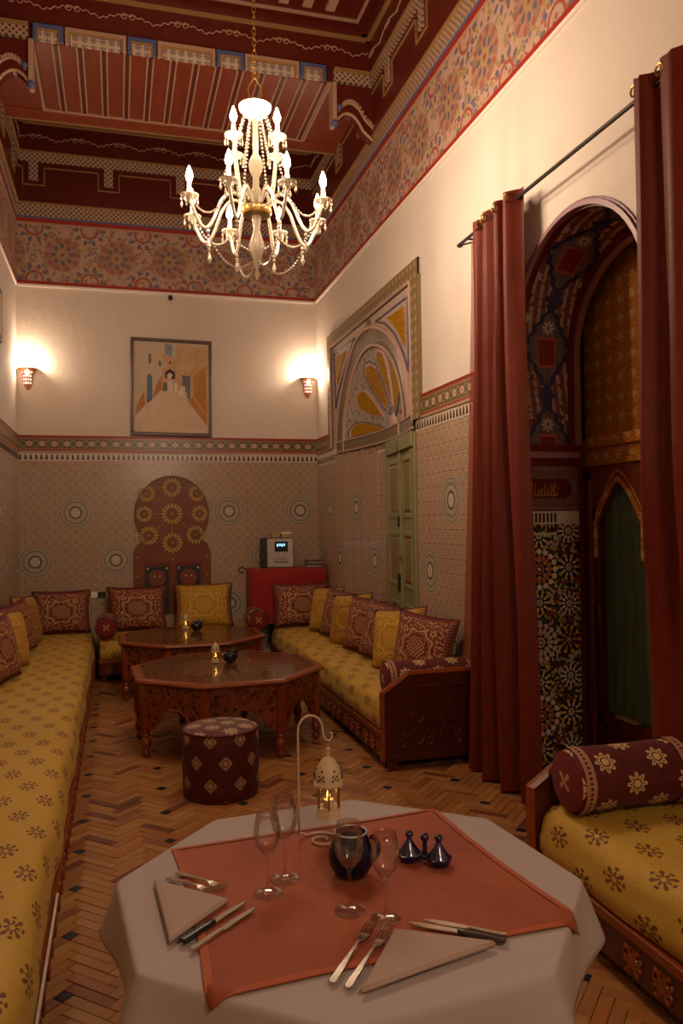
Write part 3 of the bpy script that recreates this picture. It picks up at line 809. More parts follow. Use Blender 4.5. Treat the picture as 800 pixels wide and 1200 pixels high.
# ---- painted frieze, mouldings and carved wooden cornice running round the room
def band(name, m, z0, z1, pr, sides='blr', y0=YN, y1=YB):
    for sd in sides:
        if sd == 'b': MB().box(XL, XR, YB - pr, YB + .02, z0, z1).obj(name, m[0] if isinstance(m, tuple) else m, wall_back)
        if sd == 'l': MB().box(XL - .02, XL + pr, y0, y1, z0, z1).obj(name, m[1] if isinstance(m, tuple) else m, wall_left)
        if sd == 'r': MB().box(XR - pr, XR + .02, y0, y1, z0, z1).obj(name, m[1] if isinstance(m, tuple) else m, wall_right)
FR = (M['frieze_x'], M['frieze_y']); LT = (M['lattice_x'], M['lattice_y'])
band('plaster_bead', M['white_trim'], 4.385, 4.41, .018)
band('red_moulding', M['red_line'], 4.41, 4.45, .014)
band('painted_frieze', FR, 4.45, 5.10, .006)
band('plaster_bead', M['pink_line'], 5.10, 5.12, .012)
band('red_moulding', M['red_line'], 5.12, 5.165, .016)
band('blue_moulding', M['blue_line'], 5.165, 5.185, .022)
band('lattice_band', LT, 5.185, 5.315, .03)
band('gold_moulding', M['gold_mould'], 5.315, 5.34, .045)
band('cornice_board', M['ceiling_wood'], 5.34, 5.83, .03)
band('lattice_band', LT, 5.80, 5.895, .05)
band('gold_moulding', M['gold_mould'], 5.895, 5.92, .065)
band('cornice_board', M['ceiling_wood'], 5.92, 6.22, .055)
band('gold_moulding', M['gold_mould'], 6.22, 6.25, .09)
band('cornice_board', M['ceiling_wood'], 6.25, 6.42, .14)
# T-shaped pendants of the lattice band with gold outline
def tee(par, P, mlat):
    # P(u, out, z)
    q = MB(); 
    def bx(u0, u1, o1, z0, z1, qq):
        pts = [P(u, o, z) for u in (u0, u1) for o in (0.02, o1) for z in (z0, z1)]
        xs, ys2, zs2 = zip(*pts); qq.box(min(xs), max(xs), min(ys2), max(ys2), min(zs2), max(zs2))
    bx(-.05, .05, .048, 5.585, 5.80, q); q.obj('lattice_pendant', mlat, par)
    g = MB(); t = .012
    for sgn in (-1, 1):
        bx(*sorted((sgn * .11, sgn * (.11 + t))), .042, 5.53, 5.745, g)
        bx(*sorted((sgn * .11, sgn * .41)), .042, 5.733, 5.745, g)
    bx(-.11, .11, .042, 5.53, 5.542, g); g.obj('gold_line', M['gold_mould'], par)
for u in (-.87, -.05, .77, 1.59): tee(wall_back, lambda a, o, z, u=u: (min(XR - .03, max(XL + .03, u + a)), YB - o, z), M['lattice_x'])
for k in range(13):
    u = YB - .45 - k * .82
    tee(wall_right, lambda a, o, z, u=u: (XR - o, u + a, z), M['lattice_y'])
    tee(wall_left, lambda a, o, z, u=u: (XL + o, u + a, z), M['lattice_y'])
# wavy carved garland on the upper cornice board
def garland(par, P, u0, u1, zc):
    q = MB(); pts = []; u = u0; per = .46
    while u < u1:
        t = ((u - u0) % per) / per
        z = zc + .028 * abs(math.sin(PI * t * 1.0)) * 2 - .03 + .010 * math.sin(t * 2 * PI * 7)
        pts.append(P(u, z)); u += .014
    q.tube(pts, .0055, 5)
    k = u0 + per / 2
    while k < u1 - .05:
        for du in (-.035, .035): q.tube([P(k + du + .024 * math.cos(a * .785), zc + .015 + .024 * math.sin(a * .785)) for a in range(8)], .0045, 5, closed=True)
        k += per
    q.obj('carved_garland', M['pink_line'], par)
garland(wall_back, lambda u, z: (u, YB - .058, z), XL, XR, 6.07)
garland(wall_right, lambda u, z: (XR - .058, u, z), YN + 2, YB, 6.07)
garland(wall_left, lambda u, z: (XL + .058, u, z), YN + 2, YB, 6.07)

# ---- transverse ceiling beam
BY0, BY1, BZ = 7.16, 8.50, 5.79
beam = MB().box(XL, XR, BY0 + .01, BY1, BZ + .012, ZC).obj('trim_1', M['ceiling_wood']); struct(beam)
bx0, bx1 = -.66, 1.99
MB().box(XL + .05, XR - .05, BY0 - .012, BY0 + .01, 5.93, 6.22).obj('cornice_board', M['ceiling_wood'], beam)
garland(beam, lambda u, z: (u, BY0 - .02, z), XL + .06, XR - .06, 6.10)
MB().box(XL + .05, XR - .05, BY0 - .04, BY0, 6.22, 6.25).obj('gold_moulding', M['gold_mould'], beam)
MB().box(XL + .1, XR - .1, BY0 - .09, BY0, 6.25, 6.42).obj('cornice_board', M['ceiling_wood'], beam)
for a, b_ in ((XL + .05, bx0 - .02), (bx1 + .02, XR - .05)):
    MB().box(a, b_, BY0 - .03, BY0 + .01, 5.80, 5.895).obj('lattice_band', M['lattice_x'], beam)
    MB().box(a, b_, BY0 - .045, BY0 + .01, 5.895, 5.93).obj('gold_moulding', M['gold_mould'], beam)
# painted panels: alternating blue-framed squares and cream-framed rectangles
def starp(sz, dark):
    def f():
        x, y, z = xyz(coord('World')); a, b2 = rep(x, sz), rep(z - 5.86, sz); r = length(a, b2)
        col = mix(petals(a, b2, 8, sz * .3, sz * .13, sz * .07), H('#c3b090'), H('#3f5080')); col = mix(lt(r, sz * .13), col, H('#7a3a28')); return col
    return f
M['panel_star'] = mat('panel_star', starp(.075, 1), .5)
xx = bx0 + .02; k = 0; seq = []
unit = (.245, .505)
while xx < bx1 - .1:
    wd = unit[k % 2]; x1_ = min(xx + wd, bx1 - .01)
    fr = M['blue_line'] if k % 2 == 0 else M['pink_line']
    q = MB(); t = .028
    for a0, a1, c0, c1 in ((xx, x1_, 5.925 - t, 5.925), (xx, xx + t, 5.79, 5.925 - t), (x1_ - t, x1_, 5.79, 5.925 - t)): q.box(a0, a1, BY0 - .05, BY0 + .01, c0, c1)
    q.cur = 1; s_ = .016
    for a0, a1, c0, c1 in ((xx + t, x1_ - t, 5.925 - t - s_, 5.925 - t), (xx + t, xx + t + s_, 5.79, 5.925 - t - s_), (x1_ - t - s_, x1_ - t, 5.79, 5.925 - t - s_)): q.box(a0, a1, BY0 - .035, BY0 + .01, c0, c1)
    q.obj('panel_frame', [fr, M['gold_mould']], beam)
    MB().box(xx + t, x1_ - t, BY0 - .02, BY0 + .01, 5.79, 5.90).obj('star_panel', M['panel_star'], beam)
    xx = x1_ + .012; k += 1
# soffit planks with cream edge lines
npl = 13; pw = (bx1 - bx0 - .06) / npl
for i in range(npl):
    a = bx0 + .03 + i * pw
    MB().box(a + .004, a + pw * .66, BY0 + .0, BY1 - .22, BZ - .004, BZ + .012).obj('soffit_plank', M['ceiling_plank'], beam)
    MB().box(a + pw * .74, a + pw * .92, BY0 + .0, BY1 - .22, BZ - .012, BZ + .012).obj('soffit_rib', M['ceiling_wood'], beam)
    q = MB(); q.box(a + pw * .66, a + pw * .74, BY0, BY1 - .22, BZ - .016, BZ + .012); q.box(a + pw * .92, a + pw, BY0, BY1 - .22, BZ - .016, BZ + .012); q.obj('plank_line', M['pink_line'], beam)
q = MB(); q.box(bx0, bx1, BY1 - .22, BY1 - .195, BZ - .02, BZ + .012); q.box(bx0, bx0 + .025, BY0, BY1 - .22, BZ - .02, BZ + .012); q.box(bx1 - .025, bx1, BY0, BY1 - .22, BZ - .02, BZ + .012); q.obj('soffit_frame', M['pink_line'], beam)
MB().box(XL, XR, BY1 - .195, BY1, BZ - .014, BZ + .012).obj('soffit_board', M['ceiling_plank'], beam)
for a, b_ in ((XL, bx0), (bx1, XR)): MB().box(a, b_, BY0 + .01, BY1 - .195, BZ - .004, BZ + .012).obj('soffit_board', M['ceiling_plank'], beam)
MB().box(XL, XR, BY1, BY1 + .03, BZ - .02, BZ + .05).obj('gold_moulding', M['gold_mould'], beam)
# scalloped corbels under both ends of the beam
def corbel(side):
    xw = XR - .03 if side > 0 else XL + .03
    def PX(a): return xw - side * a
    prof = []
    for i in range(15):      # lower curve from beam side to wall
        t = i / 14; a = .36 * (1 - t); z = 5.40 + .13 * math.sin(PI * min(1, t * 1.25 + .08)) * (1 - t * .3) - .20 * max(0, t - .55) ** 1.3 * 1.6
        prof.append((a, z))
    root = None
    poly = [(PX(a), z) for a, z in prof] + [(PX(0), 5.79), (PX(.36), 5.79)]
    q = MB(); q.prism(poly, lambda x, z: (x, BY0 - .005, z), lambda x, z: (x, BY0 + .10, z)); q.obj('corbel_plate', M['ceiling_wood'], beam)
    q = MB()
    for off, yy, rr in ((.0, BY0 - .012, .014), (.10, BY0 - .012, .012)):
        q.tube([(PX(max(0, a - off * .25)), yy, z + off) for a, z in prof], rr, 6)
    for i, (a, z) in enumerate(prof): q.ball((PX(max(0, a - .03)), BY0 - .014, z + .125), .018, 6, 4)
    q.obj('corbel_trim', M['pink_line'], beam)
    q = MB(); q.box(min(PX(.36), PX(.40)), max(PX(.36), PX(.40)), BY0 - .04, BY0 + .10, 5.40, 5.79); q.obj('corbel_post', M['pink_line'], beam)
    q = MB(); q.ball((PX(.38), BY0 - .03, 5.40), .035, 8, 6); q.ball((PX(.33), BY0 - .03, 5.56), .028, 8, 6); q.obj('corbel_knob', M['blue_line'], beam)
corbel(1); corbel(-1)
# near bay ceiling: framed boards with painted ribs
CZ = 6.33
q = MB(); q.box(XL + .13, XR - .13, YN, BY0 - .08, CZ, CZ + .05); q.obj('ceiling_board', M['ceiling_wood'], ceiling)
q = MB(); q.box(XL + .22, XR - .20, BY0 - .16, BY0 - .135, CZ - .02, CZ); q.box(XL + .22, XL + .245, YN, BY0 - .16, CZ - .02, CZ); q.box(XR - .225, XR - .20, YN, BY0 - .16, CZ - .02, CZ); q.obj('ceiling_frame_line', M['pink_line'], ceiling)
for i in range(14):
    a = XL + .36 + i * .215
    if a > XR - .35: break
    MB().box(a, a + .085, 4.6, BY0 - .26, CZ - .03, CZ).obj('ceiling_rib', M['pink_line'] if i % 2 == 0 else M['pink_line'], ceiling)
# ------------------------------------------------------------------ chandelier and wall lamps
CH = (.83, 4.72)
ch = thing('chandelier', 'lit glass chandelier with twelve candle bulbs and bead garlands on a brass chain', 'chandelier', (CH[0], CH[1], 3.12))
q = MB(); z = 1.24
while z < 6.33 - 3.12:
    for k in (0, 1):
        a = PI / 2 * k
        q.tube([(.011 * math.cos(t) * math.cos(a), .011 * math.cos(t) * math.sin(a), z + .022 * math.sin(t)) for t in [i * PI / 4 for i in range(8)]], .003, 4, closed=True); z += .034
q.obj('chain', M['brass'], ch)
q = MB(); q.lathe([(.03, 0), (.035, .03), (.01, .05)], 12, (0, 0, 6.33 - 3.12 - .05)); q.obj('ceiling_cup', M['brass'], ch)
q = MB(); q.lathe([(.02, .97), (.05, .985), (.095, 1.03), (.10, 1.05), (.075, 1.055), (.02, 1.04), (.012, 1.10)], 20); q.obj('glass_crown', M['white_glass'], ch, smooth=True)
for s in (-1, 1):
    q = MB(); q.tube([(s * .04 * math.sin(t * PI), .0, 1.06 + .17 * t) for t in [i / 8 for i in range(9)]], .0045, 5); q.obj('hanger_loop', M['brass'], ch)
q = MB(); q.lathe([(.018, .42), (.022, .50), (.035, .53), (.022, .56), (.018, .62), (.04, .66), (.046, .70), (.03, .74), (.018, .76), (.017, .98)], 14); q.obj('glass_stem', M['white_glass'], ch, smooth=True)
q = MB(); q.lathe([(.03, .385), (.085, .39), (.095, .41), (.09, .435), (.04, .45), (.02, .46)], 20); q.obj('brass_hub', M['brass'], ch, smooth=True)
q = MB(); q.lathe([(.004, .0), (.016, .03), (.008, .06), (.02, .10), (.035, .16), (.05, .20), (.035, .25), (.02, .30), (.03, .385)], 14); q.obj('glass_finial', M['white_glass'], ch, smooth=True)
def arm_curve(R, dz0, zt, sw):
    pts = []
    for i in range(19):
        t = i / 18
        r = .05 + (R - .05) * (t ** .9 if t < .8 else t ** .9)
        z = dz0 + sw[0] * math.sin(PI * min(1, t / .45)) * (1 if t < .45 else 0) - (sw[1] * math.sin(PI * (t - .45) / .55) if t > .45 else 0) + (zt - dz0) * max(0, (t - .6) / .4) ** 1.5
        pts.append((r, 0, z))
    return pts
def make_arm(R, z0, zt, sw, nm='arm'):
    a = MB().tube(arm_curve(R, z0, zt, sw), .0105, 7).obj(nm, M['white_glass'], ch, smooth='all')
    d = MB().lathe([(.006, -.035), (.012, -.02), (.03, -.005), (.052, .006), (.055, .014), (.05, .012), (.02, .004), (.012, .03), (.015, .05)], 14, (R, 0, zt)).obj('drip_dish', M['white_glass'], a, smooth=True)
    c = MB().lathe([(.012, .04), (.012, .085)], 10, (R, 0, zt)).obj('candle_sleeve', M['wax'], a)
    bl = MB().lathe([(.006, .085), (.019, .105), (.022, .125), (.014, .155), (.002, .185)], 10, (R, 0, zt), cap=False).obj('bulb', M['bulb'], a, smooth='all')
    pd = MB()
    for k in range(8):
        t = k * PI / 4; px, py = R + .05 * math.cos(t), .05 * math.sin(t)
        pd.ball((px, py, zt - .002), .005, 5, 4); L_ = .055 if k % 2 else .035
        pd.lathe([(.001, -L_), (.008, -L_ + .014), (.003, -.012)], 6, (px, py, zt), cap=False)
    pd.obj('crystal_drops', M['crystal'], a)
    return a
def lights(R, zt, a): point('chandelier_bulb_light', (CH[0] + (R + .075) * math.cos(a), CH[1] + (R + .075) * math.sin(a), 3.12 + zt + .12), 9.2, .02)
lo = make_arm(.42, .43, .42, (.07, .17)); lo_list = [lo]
N_LO = 8
for k in range(1, N_LO): lo_list.append(dup(lo, rot=(0, 0, .25 + k * 2 * PI / N_LO), parent=ch))
lo.rotation_euler = (0, 0, .25)
up = make_arm(.18, .50, .80, (.05, -.02))
for k in range(1, 4): dup(up, rot=(0, 0, .62 + k * PI / 2), parent=ch)
up.rotation_euler = (0, 0, .62)
def beads(p0, p1, sag, n, r=.0075):
    q = MB()
    for i in range(n + 1):
        t = i / n; p = Vector(p0).lerp(Vector(p1), t); p.z -= sag * 4 * t * (1 - t); q.ball(p, r, 6, 4)
    return q
for k in range(N_LO):
    a = .25 + k * 2 * PI / N_LO; a2 = a + 2 * PI / N_LO
    P = lambda R, an, z: (R * math.cos(an), R * math.sin(an), z)
    if k % 2 == 0:
        beads(P(.30, a, .20), P(.02, a, .12), .10, 20).obj('bead_garland', M['crystal'], ch)
    beads(P(.40, a, .40), P(.40, a2, .40), .10, 18).obj('bead_garland', M['crystal'], ch)
    beads(P(.06, a, 1.02), P(.20, a, .60), .0, 20, .008).obj('bead_chain', M['crystal'], ch)
    q = MB(); q.ball(P(.31, a, .24), .012, 6, 5); q.ball(P(.31, a, .215), .01, 6, 5); q.lathe([(.001, -.07), (.014, -.045), (.004, 0)], 6, P(.31, a, .20), cap=False); q.obj('crystal_pendant', M['crystal'], ch)
for k in range(N_LO): lights(.42, .42, .25 + k * 2 * PI / N_LO)
for k in range(4): lights(.18, .80, .62 + k * PI / 2)

def sconce(x, label):
    t = thing('wall_sconce', label, 'wall lamp', (x, YB, 3.20), group='pierced clay wall lamps')
    n_ = 12; prof = [(.012, 0), (.045, .06), (.05, .10), (.055, .17), (.085, .23), (.10, .245)]
    rows = [[(r * math.cos(PI + PI * j / n_), r * math.sin(PI + PI * j / n_) * .85, z) for j in range(n_ + 1)] for r, z in prof]
    MB().grid(rows).obj('shade', M['sconce_clay'], t, smooth=True)
    q = MB(); q.tube([(.102 * math.cos(PI + PI * j / n_), .102 * .85 * math.sin(PI + PI * j / n_), .245) for j in range(n_ + 1)], .007, 5); q.obj('shade_rim', M['sconce_clay'], t)
    cols = ['#e88a80', '#f4e0c0', '#c8a0d8', '#f0c070', '#e8a0a0', '#d8e0b0']
    rr = random.Random(int(abs(x) * 10))
    for k, (th, z0) in enumerate([(th, z0) for z0 in (.075, .115, .155, .195) for th in (-130, -105, -80, -55)]):
        a = math.radians(th); r = .058 if z0 < .16 else .082; z = z0; m_ = M.setdefault('pierced%d' % (k % 6), None) or mat('pierced_glass_%d' % (k % 6), cols[k % 6], .4, emit=cols[k % 6], es=1.6)
        M['pierced%d' % (k % 6)] = m_
        q = MB(); q.prism([(.011 * math.cos(i * PI / 3), .011 * math.sin(i * PI / 3)) for i in range(6)], lambda u, v: (0, u, v), lambda u, v: (.004, u, v))
        o = q.obj('coloured_pane', m_, t); o.location = (r * math.cos(a), r * math.sin(a) * .85, z); o.rotation_euler = (0, 0, a)
    MB().lathe([(.01, 0), (.028, .02), (.03, .05), (.01, .085)], 10, (0, -.04, .17), cap=False).obj('bulb', M['bulb'], t, smooth='all')
    point('sconce_light', (x, YB - .07, 3.20 + .29), 16.0, .03)
    return t
sconce(-.955, 'pierced clay wall lamp glowing in the left corner of the back wall'); sconce(2.30, 'pierced clay wall lamp glowing in the right corner, beside the carved fan panel')

# ------------------------------------------------------------------ fan panel and green door on the right wall
fan = thing('fan_panel', 'carved and painted plaster fan panel with gilt petals above the green door', 'wall panel', (0, 0, 0))
def F(Y, z, o=0.0): return (XR + bulge(Y, z) - o, Y, z)
def flat(name, poly, m, o0, o1, res=1, par=fan):
    """relief piece: polygon in (Y, z) raised from the wall, built from its centre in rings"""
    cx = sum(p[0] for p in poly) / len(poly); cz = sum(p[1] for p in poly) / len(poly)
    P = []
    for i, p in enumerate(poly):
        nx = poly[(i + 1) % len(poly)]
        for k in range(2): P.append((p[0] + (nx[0] - p[0]) * k / 2, p[1] + (nx[1] - p[1]) * k / 2))
    q = MB(); rows = []
    for s in (0.02, .35, .7, 1.0): rows.append([F(cx + (a - cx) * s, cz + (c - cz) * s, o1) for a, c in P])
    rows.append([F(a, c, o0) for a, c in P]); q.grid(rows, closed=True)
    return q.obj(name, m, par)
def strip(name, m, pin, pout, o0, o1, par=fan):
    q = MB(); rows = [[F(a, c, o0), F(a, c, o1), F(d, e, o1), F(d, e, o0)] for (a, c), (d, e) in zip(pin, pout)]
    q.grid(rows); return q.obj(name, m, par)
def line(name, m, pts, r, o=.012, closed=True, par=fan):
    P = []
    for i in range(len(pts) if closed else len(pts) - 1):
        p, nx = pts[i], pts[(i + 1) % len(pts)]
        n_ = max(1, int(math.dist(p, nx) / .08))
        for k in range(n_): P.append((p[0] + (nx[0] - p[0]) * k / n_, p[1] + (nx[1] - p[1]) * k / n_))
    if not closed: P.append(pts[-1])
    q = MB(); q.tube([F(a, c, o) for a, c in P], r, 5, closed=closed); return q.obj(name, m, par)
def lin(a, b_, n_): return [a + (b_ - a) * i / n_ for i in range(n_ + 1)]
# field
q = MB(); ysf = lin(6.22, 8.86, 40); zsf = lin(2.50, 3.72, 22)
q.grid([[F(y_, z_, .006) for y_ in ysf] for z_ in zsf]); q.obj('plaster_field', M['fan_field'], fan)
strip('frame_band', M['fan_band'], [(y_, 3.68) for y_ in (6.06, 8.97)], [(y_, 3.82) for y_ in (6.06, 8.97)], 0, .03)
strip('frame_band', M['fan_band'], [(6.06, z_) for z_ in (2.50, 3.68)], [(6.24, z_) for z_ in (2.50, 3.68)], 0, .03)
strip('frame_band', M['fan_band'], [(8.85, z_) for z_ in (2.50, 3.68)], [(8.97, z_) for z_ in (2.50, 3.68)], 0, .03)
line('frame_line', M['fan_rim'], [(6.25, 2.5), (6.25, 3.67), (8.84, 3.67), (8.84, 2.5)], .012, .03, closed=False)
ac, ri, ro = 7.51, .93, 1.08
def semi(r, n_=30, hz=.93): return [(ac + r * math.cos(PI * i / n_), 2.54 + r * hz * math.sin(PI * i / n_)) for i in range(n_ + 1)]
strip('arch_band', M['fan_olive'], semi(ri), semi(ro), .004, .03)
strip('arch_edge', M['fan_rim'], semi(ro), semi(ro + .03), .004, .04)
strip('arch_edge', M['fan_rim'], semi(ri - .03), semi(ri), .004, .04)
q = MB(); rows = []
for s in (.02, .25, .5, .75, 1): rows.append([F(ac + (a - ac) * s, 2.54 + (c - 2.54) * s, .012) for a, c in semi(ri - .03)])
q.grid(rows); q.obj('lace_field', M['fan_lace'], fan)
PET = [
 [(8.234, 2.574), (8.216, 2.647), (8.084, 2.695), (7.86, 2.677), (7.589, 2.618), (7.326, 2.558), (7.651, 2.565)],
 [(8.001, 2.893), (8.007, 2.975), (7.901, 3.012), (7.761, 2.981), (7.614, 2.888), (7.449, 2.762), (7.343, 2.68), (7.656, 2.739), (7.899, 2.816)],
 [(7.709, 3.147), (7.667, 3.217), (7.525, 3.216), (7.394, 3.149), (7.289, 3.005), (7.204, 2.859), (7.146, 2.727), (7.328, 2.812), (7.54, 2.963)],
 [(7.329, 3.261), (7.252, 3.286), (7.137, 3.246), (7.077, 3.129), (7.028, 2.959), (7.013, 2.78), (7.108, 2.892), (7.254, 3.097)],
 [(6.925, 3.194), (6.817, 3.156), (6.724, 2.998), (6.718, 2.874), (6.79, 2.777), (6.911, 2.686), (6.921, 2.845), (6.921, 3.019)],
 [(6.555, 2.83), (6.471, 2.771), (6.473, 2.697), (6.596, 2.656), (6.719, 2.643), (6.641, 2.738)],
 [(6.46, 2.600), (6.46, 2.545), (6.625, 2.545), (6.759, 2.553), (6.616, 2.585)]]
for i, p in enumerate(PET):
    flat('petal', inset(p, 1.20), M['fan_rim'], .004, .020); flat('petal_inlay', inset(p, .98), M['fan_gold'], .01, .030)
    line('petal_line', M['fan_blue' if i % 2 == 0 else 'fan_rim'], inset(p, 1.22 if i % 2 == 0 else 1.06), .006, .022)
q = MB(); q.lathe([(.001, .05), (.05, .045), (.07, .02), (.07, 0)], 14, M=Matrix.Translation(F(7.0, 2.60, .0)) @ Matrix.Rotation(-PI / 2, 4, 'Y'), cap=False); q.obj('fan_hub', M['fan_rim'], fan)
SR = [(7.217, 3.573), (6.357, 3.572), (6.415, 2.95), (6.555, 3.14), (6.76, 3.35), (6.967, 3.50)]
line('spandrel_line', M['fan_blue'], SR, .010); flat('spandrel_inlay', [(6.871, 3.52), (6.444, 3.51), (6.489, 3.18), (6.614, 3.31), (6.765, 3.45)], M['fan_gold'], .004, .018)
SL = [(7.90, 3.573), (8.74, 3.573), (8.68, 2.95), (8.52, 3.17), (8.28, 3.37)]
line('spandrel_line', M['fan_blue'], SL, .010); flat('spandrel_inlay', [(8.67, 3.515), (8.25, 3.51), (8.46, 3.38), (8.60, 3.20)], M['fan_gold'], .004, .018)
q = MB(); rows = [[F(y_, 2.44, 0), F(y_, 2.44, .03), F(y_, 2.545, .03), F(y_, 2.545, 0)] for y_ in lin(6.22, 8.6, 24)]; q.grid(rows); q.obj('sill_band', M['fan_olive'], fan)
for z_ in (2.435, 2.55): line('sill_line', M['fan_rim'], [(6.22, z_), (8.6, z_)], .010, .03, closed=False)
for y_ in (6.80, 8.42): line('sill_line', M['fan_rim'], [(y_, 2.44), (y_, 2.55)], .012, .032, closed=False)
flat('fan_knob', [(7.42 + .05 * math.cos(i), 3.58 + .07 * math.sin(i)) for i in range(6)], M['fan_olive'], .0, .03)

gd = thing('door_2', 'tall green panelled double door set in the tiled right wall', 'door'); gd['kind'] = 'structure'; del gd['category']
def gbox(name, m, y0, y1, z0, z1, o0, o1, par=gd, bev=.004):
    a = math.atan((bulge(y1, 1.2) - bulge(y0, 1.2)) / (y1 - y0)); yc = (y0 + y1) / 2; xc = XR + (bulge(y0, 1.2) + bulge(y1, 1.2)) / 2
    o = MB().box(-o1, -o0, -(y1 - y0) / 2, (y1 - y0) / 2, z0, z1).obj(name, m, par, bevel=bev)
    o.location = (xc, yc, 0); o.rotation_euler = (0, 0, -a); return o
GY = [6.215, 6.735, 7.255]
for i in (0, 1):
    y0, y1 = GY[i], GY[i + 1]
    gbox('door_leaf', M['green_paint'], y0, y1, 0, 2.40, .004, .03)
    for z0, z1 in ((.12, .92), (1.06, 1.56), (1.68, 2.22)):
        for (a, b_, c, d) in ((y0 + .07, y1 - .07, z0, z0 + .04), (y0 + .07, y1 - .07, z1 - .04, z1), (y0 + .07, y0 + .11, z0 + .04, z1 - .04), (y1 - .11, y1 - .07, z0 + .04, z1 - .04)):
            gbox('panel_bead', M['green_paint'], a, b_, c, d, .03, .042)
        gbox('panel_edge', M['red_paint'], y0 + .115, y1 - .115, z0 + .045, z1 - .045, .03, .034)
        gbox('door_panel', M['green_panel'], y0 + .135, y1 - .135, z0 + .065, z1 - .065, .03, .040)
gbox('meeting_strip', M['green_paint'], GY[1] - .03, GY[1] + .03, 0, 2.30, .03, .055)
gbox('door_head', M['green_paint'], 6.215, 7.255, 2.28, 2.41, .03, .05)
for z_ in (2.28, 1.60): gbox('bolt', M['iron'], GY[1] - .018, GY[1] + .018, z_, z_ + .10, .055, .07)
gbox('latch', M['iron'], GY[1] - .022, GY[1] + .022, 1.02, 1.18, .055, .075)
gbox('handle', M['brass'], GY[1] - .08, GY[1] + .05, 1.33, 1.35, .055, .075)
gbox('door_jamb', M['green_paint'], 7.20, 7.26, 0, 2.41, .03, .045)

# ------------------------------------------------------------------ painted niche panel on the back wall
nc = thing('niche_panel', 'russet keyhole-shaped painted wood panel with yellow rosettes on the back wall', 'wall panel', (.628, YB - .006, 0))
def NP(x, z, o=0.0): return (x, -o, z)
oc, orr = 1.78, .425
th0 = math.asin((oc - 1.47) / orr) ; pts = []
for i in range(27):
    t = -th0 + (PI + 2 * th0) * i / 26
    zz = oc + orr * math.sin(t); 
    if math.sin(t) > .5: zz += .02 * (math.sin(t) - .5) * 2
    pts.append((orr * math.cos(t), zz))
R_ = [(.435, .62), (.435, 1.33), (.40, 1.42), (.34, 1.455)]
outline = R_ + pts + [(-x, z) for x, z in reversed(R_)]
q = MB(); q.prism(outline, lambda a, c: NP(a, c, .0), lambda a, c: NP(a, c, .045)); q.obj('painted_board', mat('niche_board', lambda: mix(smooth(noise(3, 4), .3, .7), H('#6a2a12'), H('#7c4218')), .4), nc, bevel=.004)
q = MB(); q.tube([NP(a, c, .046) for a, c in outline], .009, 5); q.obj('board_rim', mat('niche_rim', '#6b4a1c', .4), nc)
M['rosette_yellow'] = mat('rosette_yellow', '#bf9e44', .5)
def rosette(cx, cz, r, n_=16):
    q = MB()
    for k in range(n_):
        a = 2 * PI * k / n_; ux, uz = math.cos(a), math.sin(a); vx, vz = -uz, ux
        sh = [(.48, 0), (.62, .085), (.85, .10), (1.0, 0), (.85, -.10), (.62, -.085)]
        q.prism([(cx + r * (s * ux + w_ * vx), cz + r * (s * uz + w_ * vz)) for s, w_ in sh], lambda x, z: NP(x, z, .044), lambda x, z: NP(x, z, .049))
    q.prism([(cx + .1 * r * math.cos(i), cz + .1 * r * math.sin(i)) for i in range(6)], lambda x, z: NP(x, z, .044), lambda x, z: NP(x, z, .049))
    return q.obj('rosette', M['rosette_yellow'], nc)
for cx, cz, r in ((0, 1.78, .13), (0, 2.09, .115), (.29, 2.02, .10), (-.29, 2.02, .10), (.32, 1.78, .098), (-.32, 1.78, .098), (.27, 1.53, .115), (-.27, 1.53, .115), (0, 1.44, .125)): rosette(cx, cz, r)
q = MB()
for a in range(8):
    for r in (.17, .205, .24):
        x, z = r * math.cos(a * PI / 4), 1.78 + r * math.sin(a * PI / 4); q.ball(NP(x, z, .046), .009, 6, 4)
o = q.obj('dot_line', M['rosette_yellow'], nc)
q = MB(); q.box(-.40, .40, -.052, -.045, 1.20, 1.225); q.obj('rail', M['red_paint'], nc)
for s in (-1, 1):
    q = MB(); q.box(s * .18 - .145, s * .18 + .145, -.060, -.045, .64, 1.185); f_ = q.obj('shutter', M['door_wood_dark'], nc, bevel=.004)
    q = MB(); q.box(s * .18 - .125, s * .18 + .125, -.064, -.060, .66, 1.16); q.obj('shutter_field', mat('niche_dark', '#12202c', .4), f_)
    q = MB(); q.prism([(s * .18 + .10 * math.cos(i * PI / 8), 1.03 + .10 * math.sin(i * PI / 8)) for i in range(16)], lambda a, c: (a, -.064, c), lambda a, c: (a, -.068, c)); q.obj('painted_round', mat('niche_round', '#7a3a1c', .5), f_)
    q = MB()
    for dx in (-.03, .03): q.ball((s * .18 + dx, -.068, 1.05), .012, 6, 4)
    for dx in (-.11, .11): q.ball((s * .18 + dx, -.064, 1.14), .014, 6, 4)
    q.obj('painted_dots', M['merlon_white'], f_)
for x in (-.40, .40):
    for z in (1.27, 1.05): q = MB(); q.ball((x, -.046, z), .013, 6, 4); q.obj('stud', M['ivory_metal'], nc)
q = MB(); q.ball((0, -.046, 1.245), .013, 6, 4); q.obj('stud', M['ivory_metal'], nc)

